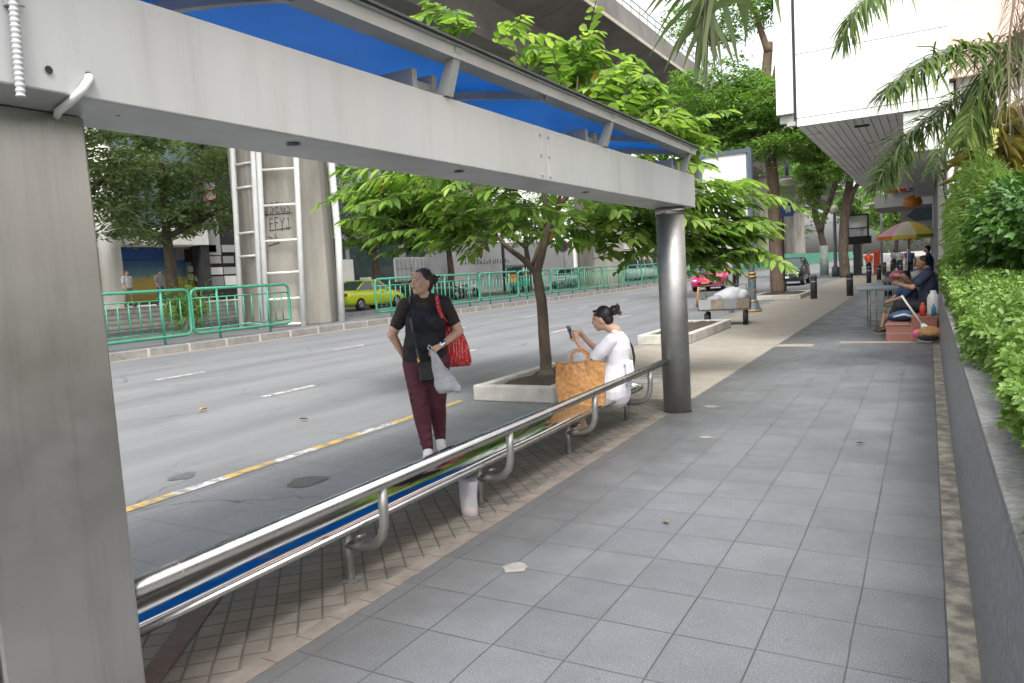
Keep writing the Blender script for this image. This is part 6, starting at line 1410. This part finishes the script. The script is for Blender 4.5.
q.box((-.195, -.068, -.002), (.195, .068, .008)); q.build('gusset', M['tote_side'], t)
for sgn in (-1, 1):
    q = MB(); ribbon(q, [(-.08, sgn * .042, .30), (-.082, sgn * .040, .40), (-.072, sgn * .035, .455), (-.03, sgn * .03, .49), (.03, sgn * .03, .49), (.07, sgn * .035, .455), (.08, sgn * .040, .40), (.078, sgn * .042, .30)], .026, .003); q.build('handle', M['sandal'] if 0 else M['tote_side'], t)
q = MB(); random.seed(4)
q.ell((0, 0, 0), (.11, .08, .10), None, 18, 12); q.v = [(x * (1 + .18 * math.sin(13 * z + 5 * y)), y * (1 + .2 * math.sin(17 * x)), z * (1 + .12 * math.sin(15 * x + 9 * y))) for x, y, z in q.v]
q.v = [tuple(V((-2.88, 6.25, .72)) + V(v)) for v in q.v]
pb = q.build('plastic_bag', M['plastic_bag']); tag(pb, 'crumpled translucent plastic bag on the seated woman\'s lap', 'plastic bag')
# drink bag by the bench leg
t = empty('drink_bag', (-2.60, 3.87, .012), 'clear plastic bag with a peach coloured drink remnant leaning on a bench leg', 'plastic bag')
q = MB(); q.box((-.052, -.028, .0), (.052, .028, .05), bev=.02); q.build('drink', M['peach'], t)
q = MB(); n = 14; rings = []
for i in range(9):
    f_ = i / 8; rings.append([((.060 + .014 * f_) * math.cos(t_) * (1 + .05 * math.sin(3 * t_ + i)), (.034 + .006 * math.sin(i)) * math.sin(t_), .002 + .235 * f_ + .008 * math.sin(2 * t_) * f_) for t_ in [2 * math.pi * j / n for j in range(n)]])
vs = [p for r in rings for p in r]; q.add(vs, [(i * n + j, i * n + (j + 1) % n, (i + 1) * n + (j + 1) % n, (i + 1) * n + j) for i in range(8) for j in range(n)], True); q.build('film', M['clear'], t)

# --- handcart
t = empty('handcart', (-4.35, 18.3, .01), 'rusty wire sided handcart loaded with scrap by the empty planter', 'handcart', .18)
q = MB(); q.box((-.60, -.42, .36), (.60, .42, .40)); q.build('bed', M['wood'], t)
q = MB()
for sx in (-.6, .6):
    for z in (.42, .52, .62): q.tube([(sx, -.42, z), (sx, .42, z)], .012, 5)
for sy in (-.42, .42):
    for z in (.42, .52, .62): q.tube([(-.6, sy, z), (.6, sy, z)], .012, 5)
    for k in range(11): q.tube([(-.6 + .12 * k, sy, .38), (-.6 + .12 * k, sy, .64)], .010, 5)
q.tube([(-.45, .42, .4), (-.5, .46, .95), (.5, .46, .95), (.58, .42, .4)], .016, 6); q.tube([(.58, -.42, .4), (.6, -.40, .82), (.6, .4, .82)], .016, 6)
q.build('cage', M['cage'], t)
for k in range(4):
    q = MB(); q.box((-.59 + .295 * k, -.445, .40), (-.30 + .295 * k, -.43, .64)); q.build('side_board', M[['bldg_grey', 'wood', 'bldg_grey2', 'wood'][k]], t)
for x, y in ((-.42, -.3), (-.42, .3), (.48, -.34), (.48, .3)):
    q = MB(); r = .15 if x < 0 else .17; q.tube([(x - .05, y, r), (x + .05, y, r)], r, 16); w_ = q.build('wheel', M['rubber'], t); q = MB(); q.tube([(x - .055, y, r), (x + .055, y, r)], r * .5, 10); q.tube([(x, y, r), (x, y, .38)], .02, 6); q.build('fork', M['cage'], w_)
q = MB(); q.tube([(-.66, -.2, .45), (-.60, -.15, .95)], .03, 6); q.build('broom_head', M['wicker'], t)
q = MB(); q.ell((0, 0, 0), (.36, .28, .21), None, 22, 14); q.v = [(x * (1 + .10 * math.sin(9 * z + 7 * y)), y * (1 + .12 * math.sin(8 * x)), z * (1 + .16 * math.sin(7 * x + 6 * y)) + (.14 * (x + .4) if z > 0 else 0)) for x, y, z in q.v]
Mc = tf((-4.28, 18.32, .63), .18); q.v = [tuple(Mc @ V(v)) for v in q.v]; o = q.build('sack', M['plastic_bag']); tag(o, 'big white plastic sack lying in the handcart', 'sack')
q = MB(); q.ell((0, 0, 0), (.30, .2, .14), None, 16, 10); q.v = [(x * (1 + .1 * math.sin(11 * z)), y, z * (1 + .2 * math.sin(9 * x))) for x, y, z in q.v]; q.v = [tuple(Mc @ (V(v) + V((.0, -.10, -.10)))) for v in q.v]; o = q.build('sack', M['white_cloth']); tag(o, 'smaller dull grey sack wedged at the handcart front', 'sack')

for dx, dy, dz, rx, mt, lab in ((.30, -.05, .06, .2, 'plastic_bag', 'crumpled white bag at the right end of the handcart'), (-.30, -.18, -.03, .19, 'grey_cloth', 'crumpled grey bag at the left end of the handcart')):
    q = MB(); q.ell((0, 0, 0), (rx, rx * .85, rx * .75), None, 18, 12); q.v = [tuple(Mc @ V((x * (1 + .16 * math.sin(14 * z + 9 * y)) + dx, y * (1 + .16 * math.sin(15 * x)) + dy, z * (1 + .2 * math.sin(13 * x + 8 * y)) + dz))) for x, y, z in q.v]; o = q.build('scrap_bag', M[mt]); tag(o, lab, 'bag')
# --- steps, seated vendors and their things
t = empty('tiled_steps', (-.25, 15, .01), 'red brown tiled entrance steps where the vendors sit', 'steps')
q = MB(); q.box((-.63, 14.1, .012), (-.245, 16.6, .292)); q.box((-.243, 14.1, .012), (.13, 16.6, .405)); par(q.build('risers', M['tile_red']), t)
q = MB(); q.box((-.64, 14.09, .294), (-.244, 16.61, .306)); q.box((-.25, 14.09, .407), (.135, 16.61, .419)); par(q.build('treads', M['tile_red']), t)
q = MB(); q.box((-.632, 14.096, .145), (.13, 14.0995, .153)); q.box((-.6325, 14.1, .145), (-.6305, 16.6, .153)); q.box((-.244, 14.096, .02), (-.238, 14.0995, .4)); q.box((-.645, 14.085, .293), (-.246, 14.094, .30)); par(q.build('joints', M['tile_joint']), t)
J = dict(head=(-.02, -.06, .88), neck=(0, .02, .74), chest=(0, .05, .50), pelvis=(0, .06, .14), shL=(.20, .02, .67), elL=(.30, -.22, .44), wrL=(.12, -.42, .50), shR=(-.20, .02, .67), elR=(-.26, -.24, .46), wrR=(-.06, -.40, .62),
         hipL=(.10, .0, .10), knL=(.16, -.46, .10), anL=(.14, -.62, -.24), toL=(.14, -.78, -.34), hipR=(-.10, .0, .10), knR=(-.14, -.46, .12), anR=(-.12, -.56, -.26), toR=(-.12, -.72, -.36))
def hair_m(h, c, R, s):
    P = lambda *a: c + R @ V(a); h.ell(P(0, .022, .030), (.083, .088, .090), R); h.ell(P(0, .06, -.02), (.07, .045, .07), R); return M['hair']
def shirt_m(JJ, wd=.2):
    def f(c):
        n_, ch, pe = V(JJ['neck']), V(JJ['chest']), V(JJ['pelvis'])
        c.cap(n_ - V((0, 0, .04)), .10, ch, wd, 16, .75, (0, -1, 0)); c.cap(ch, wd, pe + V((0, -.01, .06)), wd * 1.04, 16, .8, (0, -1, 0))
        for sd in 'LR': S_ = V(JJ['sh' + sd]); E_ = V(JJ['el' + sd]); c.cap(S_, .085, S_.lerp(E_, .7), .075, 12)
    return f
def pants_m(JJ, r0_=.125, f_=1.0):
    def f(c):
        c.cap(V(JJ['pelvis']), .17, V(JJ['pelvis']) - V((0, .02, .02)), .17, 16, .8, (0, -1, 0))
        for sd in 'LR':
            c.cap(V(JJ['hip' + sd]), r0_, V(JJ['kn' + sd]), r0_ * .7, 14); k_, a_ = V(JJ['kn' + sd]), V(JJ['an' + sd]); c.cap(k_, r0_ * .7, k_.lerp(a_, .85 * f_), r0_ * .55, 14)
    return f
def shoes_m(JJ, only):
    def f(c):
        for sd in only: c.cap(V(JJ['an' + sd]) + V((0, .03, -.04)), .042, V(JJ['to' + sd]), .038, 10, .8)
    return f
JM = J
person((-.02, 15.15, .445), -math.pi / 2, 'stout man in navy sitting on the red steps with hands raised', J, M['skin_dark'], hair_m,
       [('shirt', M['navy'], shirt_m(J, .22), .013, 3), ('trousers', M['black_cloth'], pants_m(J, .125), .013, 3), ('shoe', M['sandal'], shoes_m(J, 'L'), .012, 2), ('shoe', M['sandal'], shoes_m(J, 'R'), .012, 2)], s=1.08, vox=.010, girth=1.15, facep=.1, facey=-.1)
J = dict(head=(0, -.05, .74), neck=(0, .01, .615), chest=(0, .04, .42), pelvis=(0, .05, .13), shL=(.15, .02, .56), elL=(.2, -.16, .36), wrL=(.08, -.32, .30), shR=(-.15, .02, .56), elR=(-.2, -.16, .36), wrR=(-.08, -.3, .28),
         hipL=(.08, .0, .09), knL=(.13, -.36, .10), anL=(.14, -.44, -.20), toL=(.15, -.58, -.29), hipR=(-.08, .0, .09), knR=(-.1, -.36, .11), anR=(-.12, -.44, -.20), toR=(-.12, -.58, -.29))
person((-.33, 16.1, .31), -math.pi / 2 + .35, 'boy with dark fringe in a navy shirt sitting behind the blue table', J, M['skin'], hair_m,
       [('shirt', M['blue_cloth'], shirt_m(J, .165), .012, 3), ('shorts', M['khaki'], pants_m(J, .10, .2), .012, 3), ('shoe', M['sandal'], shoes_m(J, 'L'), .012, 2), ('shoe', M['sandal'], shoes_m(J, 'R'), .012, 2)], s=.95, vox=.010, facep=.15, facey=.5)
t = empty('folding_table', (-.93, 17.5, .012), 'folding table with a pale blue top in front of the seated vendors', 'table', .1)
q = MB(); q.box((-.40, -.70, .775), (.46, .70, .80), bev=.008); q.build('table_top', M['tabletop'], t)
q = MB(); q.box((-.38, -.68, .745), (.44, .68, .774)); q.build('apron', M['frame'], t)
for x, y in ((-.18, -.62), (-.06, -.62), (.34, -.62), (-.18, .6), (.34, .6)):
    q = MB(); q.tube([(x, y, 0), (x, y, .75)], .016, 6); q.build('leg', M['frame'], t)
q = MB(); q.tube([(-.18, -.62, .14), (.34, -.62, .14)], .012, 6); q.tube([(-.18, -.62, .2), (-.18, .6, .2)], .012, 6); q.build('crossbar', M['frame'], t)
q = MB(); q.ell((0, 0, 0), (.20, .24, .10), None, 16, 10); q.v = [(-.42 + x * (1 + .15 * math.sin(9 * y)), 14.75 + y * (1 + .1 * math.sin(12 * x)), .39 + z * (1 + .2 * math.sin(11 * x + 5 * y))) for x, y, z in q.v]
o = q.build('cloth_bundle', M['blue_cloth']); tag(o, 'blue patterned cloth bag lying on the lower red step', 'bag')
q = MB(); q.box((-.60, 14.7, .40), (-.3, 14.74, .46)); q = MB(); q.tube([(-.53, 14.50, .40), (-.36, 14.48, .44), (-.25, 14.5, .40)], .02, 5); q.build('trim', M['mint'], o)
t = empty('broom', (-.05, 14.0, .1), 'long pale handled broom leaning with its mint socket on the basket', 'broom')
q = MB(); q.tube([(-.39, 14.0, .80), (-.06, 13.98, .25)], .017, 8); par(q.build('handle', M['sign_white']), t)
q = MB(); q.lathe([(.03, .12), (.07, .02), (.09, -.02), (.02, -.03)], (0, 0, 0), 12); Mb = Matrix.Translation((-.03, 13.98, .21)) @ Matrix.Rotation(-.5, 4, 'Y'); q.v = [tuple(Mb @ V(v)) for v in q.v]; par(q.build('socket', M['mint']), t)
t = empty('wicker_basket', (.03, 13.9, .02), 'tan wicker basket tipped on a block beside the planter wall', 'basket')
q = MB(); q.ell((0, 0, 0), (.17, .15, .15), None, 18, 12); q.v = [(x, y, z if z < .05 else .05 + (z - .05) * .5) for x, y, z in q.v]; Mb = Matrix.Translation((.02, 13.9, .17)) @ Matrix.Rotation(.4, 4, 'X'); q.v = [tuple(Mb @ V(v)) for v in q.v]; par(q.build('body', M['wicker']), t)
q = MB(); q.ell((0, 0, 0), (.15, .02, .06), None, 14, 8); q.v = [tuple(V((-.0, 13.77, .10)) + V(v)) for v in q.v]; par(q.build('torn_opening', M['dark']), t)
q = MB(); q.box((-.16, 13.76, .018), (.06, 13.95, .075), bev=.01); o = q.build('concrete_block', M['kerb']); tag(o, 'small concrete block under the wicker basket', 'block')
q = MB(); q.lathe([(.045, 0), (.045, .16), (.02, .2), (.02, .23)], (-.08, 14.28, .42), 12); o = q.build('bottle', M['red_plastic']); tag(o, 'red plastic bottle on the upper step behind the broom', 'bottle')
q = MB(); q.lathe([(.035, 0), (.035, .14), (.015, .18), (.015, .21)], (.08, 14.25, .42), 12); o = q.build('bottle', M['blue_plastic']); tag(o, 'blue plastic bottle on the upper step by the wall', 'bottle')
q = MB(); q.lathe([(.09, 0), (.095, .05), (.095, .28), (.08, .34), (.045, .38), (.045, .42)], (.08, 14.5, .42), 14); o = q.build('jug', M['white']); tag(o, 'white plastic jug standing on the upper step beside the man', 'jug')
q = MB(); q.ell((0, 0, 0), (.09, .06, .07), None, 10, 8); q.v = [tuple(V((-.15, 13.95, .16)) + V(v)) for v in q.v]; o = q.build('paper_bag', M['pink_cloth']); tag(o, 'small pink and white bag beside the wicker basket', 'bag')
# colourful umbrella with its stall behind
t = empty('market_umbrella', (-.62, 30.2, .012), 'multicoloured market umbrella over the pavement stalls', 'umbrella')
q = MB(); q.tube([(-.62, 30.2, 0), (-.62, 30.2, 2.58)], .022, 8); par(q.build('pole', M['chrome']), t)
cols = ['umb_pink', 'umb_cream', 'umb_yellow', 'umb_blue', 'umb_orange', 'umb_yellow', 'umb_green', 'umb_orange']
cu = V((-.62, 30.2, .18)); Ru = 1.02
for k in range(8):
    q = MB(); n = 6; vs = []; fs = []
    a0 = 2 * math.pi * k / 8 + .3 + math.pi; a1 = a0 + 2 * math.pi / 8
    for i in range(7):
        f_ = i / 6
        for j in range(5):
            a = a0 + (a1 - a0) * j / 4; r = Ru * f_ * (1 - .05 * math.sin(math.pi * j / 4)); vs.append(cu + V((r * math.cos(a), r * math.sin(a), 2.40 - .50 * f_ ** 1.7)))
    for j in range(5):
        a = a0 + (a1 - a0) * j / 4; r = Ru * (1 - .05 * math.sin(math.pi * j / 4)) * 1.0; vs.append(cu + V((r * math.cos(a), r * math.sin(a), 1.78)))
    for i in range(7):
        for j in range(4): fs.append((i * 5 + j, i * 5 + j + 1, (i + 1) * 5 + j + 1, (i + 1) * 5 + j))
    q.add(vs[:35], [f_ for f_ in fs if max(f_) < 35], True); par(q.build('canopy_panel', M[cols[k]], recalc=False), t)
    q = MB(); q.add(vs[30:], [(j, j + 1, j + 6, j + 5) for j in range(4)], True); par(q.build('valance', M[['umb_orange', 'umb_yellow', 'umb_green', 'umb_orange', 'umb_yellow', 'umb_orange', 'umb_yellow', 'umb_orange'][k]], recalc=False), t)
for i, (x, y, mt, lab) in enumerate(((-.75, 23.6, 'pink_cloth', 'pile of pink clothes on a stall behind the seated man'), (-.25, 23.0, 'white_cloth', 'pile of white cloth on a stall behind the seated man'), (-.3, 24.6, 'blue_cloth', 'pile of blue clothes under the umbrella'))):
    q = MB(); q.ell((0, 0, 0), (.22, .28, .14), None, 14, 10); q.v = [(x + a * (1 + .15 * math.sin(9 * b_)), y + b_, .86 + c * (1 + .25 * math.sin(8 * a))) for a, b_, c in q.v]; o = q.build('cloth_pile', M[mt]); tag(o, lab, 'clothes')
t = empty('stall_table', (-.5, 24, .01), 'plain market stall table under the clothes piles', 'table')
q = MB(); q.box((-1.1, 22.6, .70), (.1, 25.0, .75)); par(q.build('table_top', M['wood']), t)
for x in (-1.05, .05):
    for y in (22.7, 24.9):
        q = MB(); q.tube([(x, y, 0), (x, y, .7)], .02, 6); par(q.build('leg', M['frame']), t)
# small standing figures
def stander(loc, rz, lab, skin, top, bottom, hairm='hair', s=1.0, walk=.1, arms=0.0, top_kind=1, group=None):
    z = s
    JJ = dict(head=(0, -.02, 1.55 * z), neck=(0, .02, 1.41 * z), chest=(0, .02, 1.18 * z), pelvis=(0, .02, .88 * z), shL=(.18 * z, .02, 1.34 * z), elL=(.23 * z, .0 + arms, 1.08 * z), wrL=(.22 * z, -.10 + arms, .86 * z), shR=(-.18 * z, .02, 1.34 * z), elR=(-.23 * z, .02 - arms, 1.08 * z), wrR=(-.22 * z, -.1 - arms, .86 * z),
              hipL=(.085, .02, .86 * z), knL=(.09, -.02 - walk * .6, .47 * z), anL=(.09, -.02 - walk, .08), toL=(.1, -.17 - walk, .03), hipR=(-.085, .02, .86 * z), knR=(-.09, -.02 + walk * .5, .47 * z), anR=(-.09, .05 + walk, .08), toR=(-.1, -.10 + walk, .03))
    def hr(h, c, R, s_): P = lambda *a: c + R @ V(a); h.ell(P(0, .022, .028), (.084, .09, .092), R); h.ell(P(0, .06, -.03), (.07, .045, .08), R); return M[hairm]
    return person(loc, rz, lab, JJ, M[skin], hr, [('shirt', M[top], shirt_m(JJ, .19), .018, 2), ('trousers', M[bottom], pants_m(JJ, .105), .018, 2), ('shoe', M['sandal'], shoes_m(JJ, 'L'), .016, 1), ('shoe', M['sandal'], shoes_m(JJ, 'R'), .016, 1)], s=s, vox=.014, hands=True, face_on=False, group=group)
stander((-31.2, 20.3, 1.10), math.pi * .5, 'pedestrian with red brown hair and white shirt behind the left railing', 'skin', 'white_cloth', 'khaki', 'red_cap', .98, .14, .06)
stander((-30.9, 21.7, 1.10), math.pi * .5 + .3, 'pedestrian in dark clothes walking behind the red haired one', 'skin', 'grey_cloth', 'blue_cloth', 'hair', .97, .12)
stander((-3.45, 55.2, .012), .5, 'person in an orange vest standing beside the black kiosk', 'skin_dark', 'orange_vest', 'black_cloth', 'hair', 1.0, .05)
stander((-2.3, 66, .012), 2.8, 'far pedestrian in grey walking right of the pale lamp post', 'skin', 'grey_cloth', 'black_cloth', 'hair', 1.0, .15)
stander((-1.75, 60.5, .012), .1, 'far pedestrian in white under the umbrella rim', 'skin', 'white_cloth', 'navy', 'hair', .97, .12)
stander((-.95, 52, .012), .2, 'far pedestrian in blue near the umbrella pole', 'skin', 'blue_cloth', 'black_cloth', 'hair', .97, .1)
stander((.0, 26.6, .012), -1.6, 'stall keeper in blue standing under the umbrella by the pillar', 'skin', 'blue_cloth', 'black_cloth', 'hair', 1.0, .02)
stander((-1.5, 70, .012), .3, 'far pedestrian in pink beyond the umbrella', 'skin', 'pink_cloth', 'grey_cloth', 'hair', .96, .1)
stander((-9.0, 40.5, 0), .2, 'person in dark clothes walking in the road beside the pink taxi', 'skin', 'navy', 'black_cloth', 'hair', 1.0, .12)
t = empty('roadside_cabinet', (-3.1, 57, .01), 'bright red roadside cabinet behind the person in the orange vest', 'cabinet')
q = MB(); q.box((-3.25, 56.6, .0), (-2.85, 57.0, 1.7), bev=.03); par(q.build('body', M['orange_vest']), t); q = MB(); q.box((-3.2, 56.58, .3), (-2.9, 56.599, 1.5)); par(q.build('door', M['sign_red']), t)
C.view_layer.update()
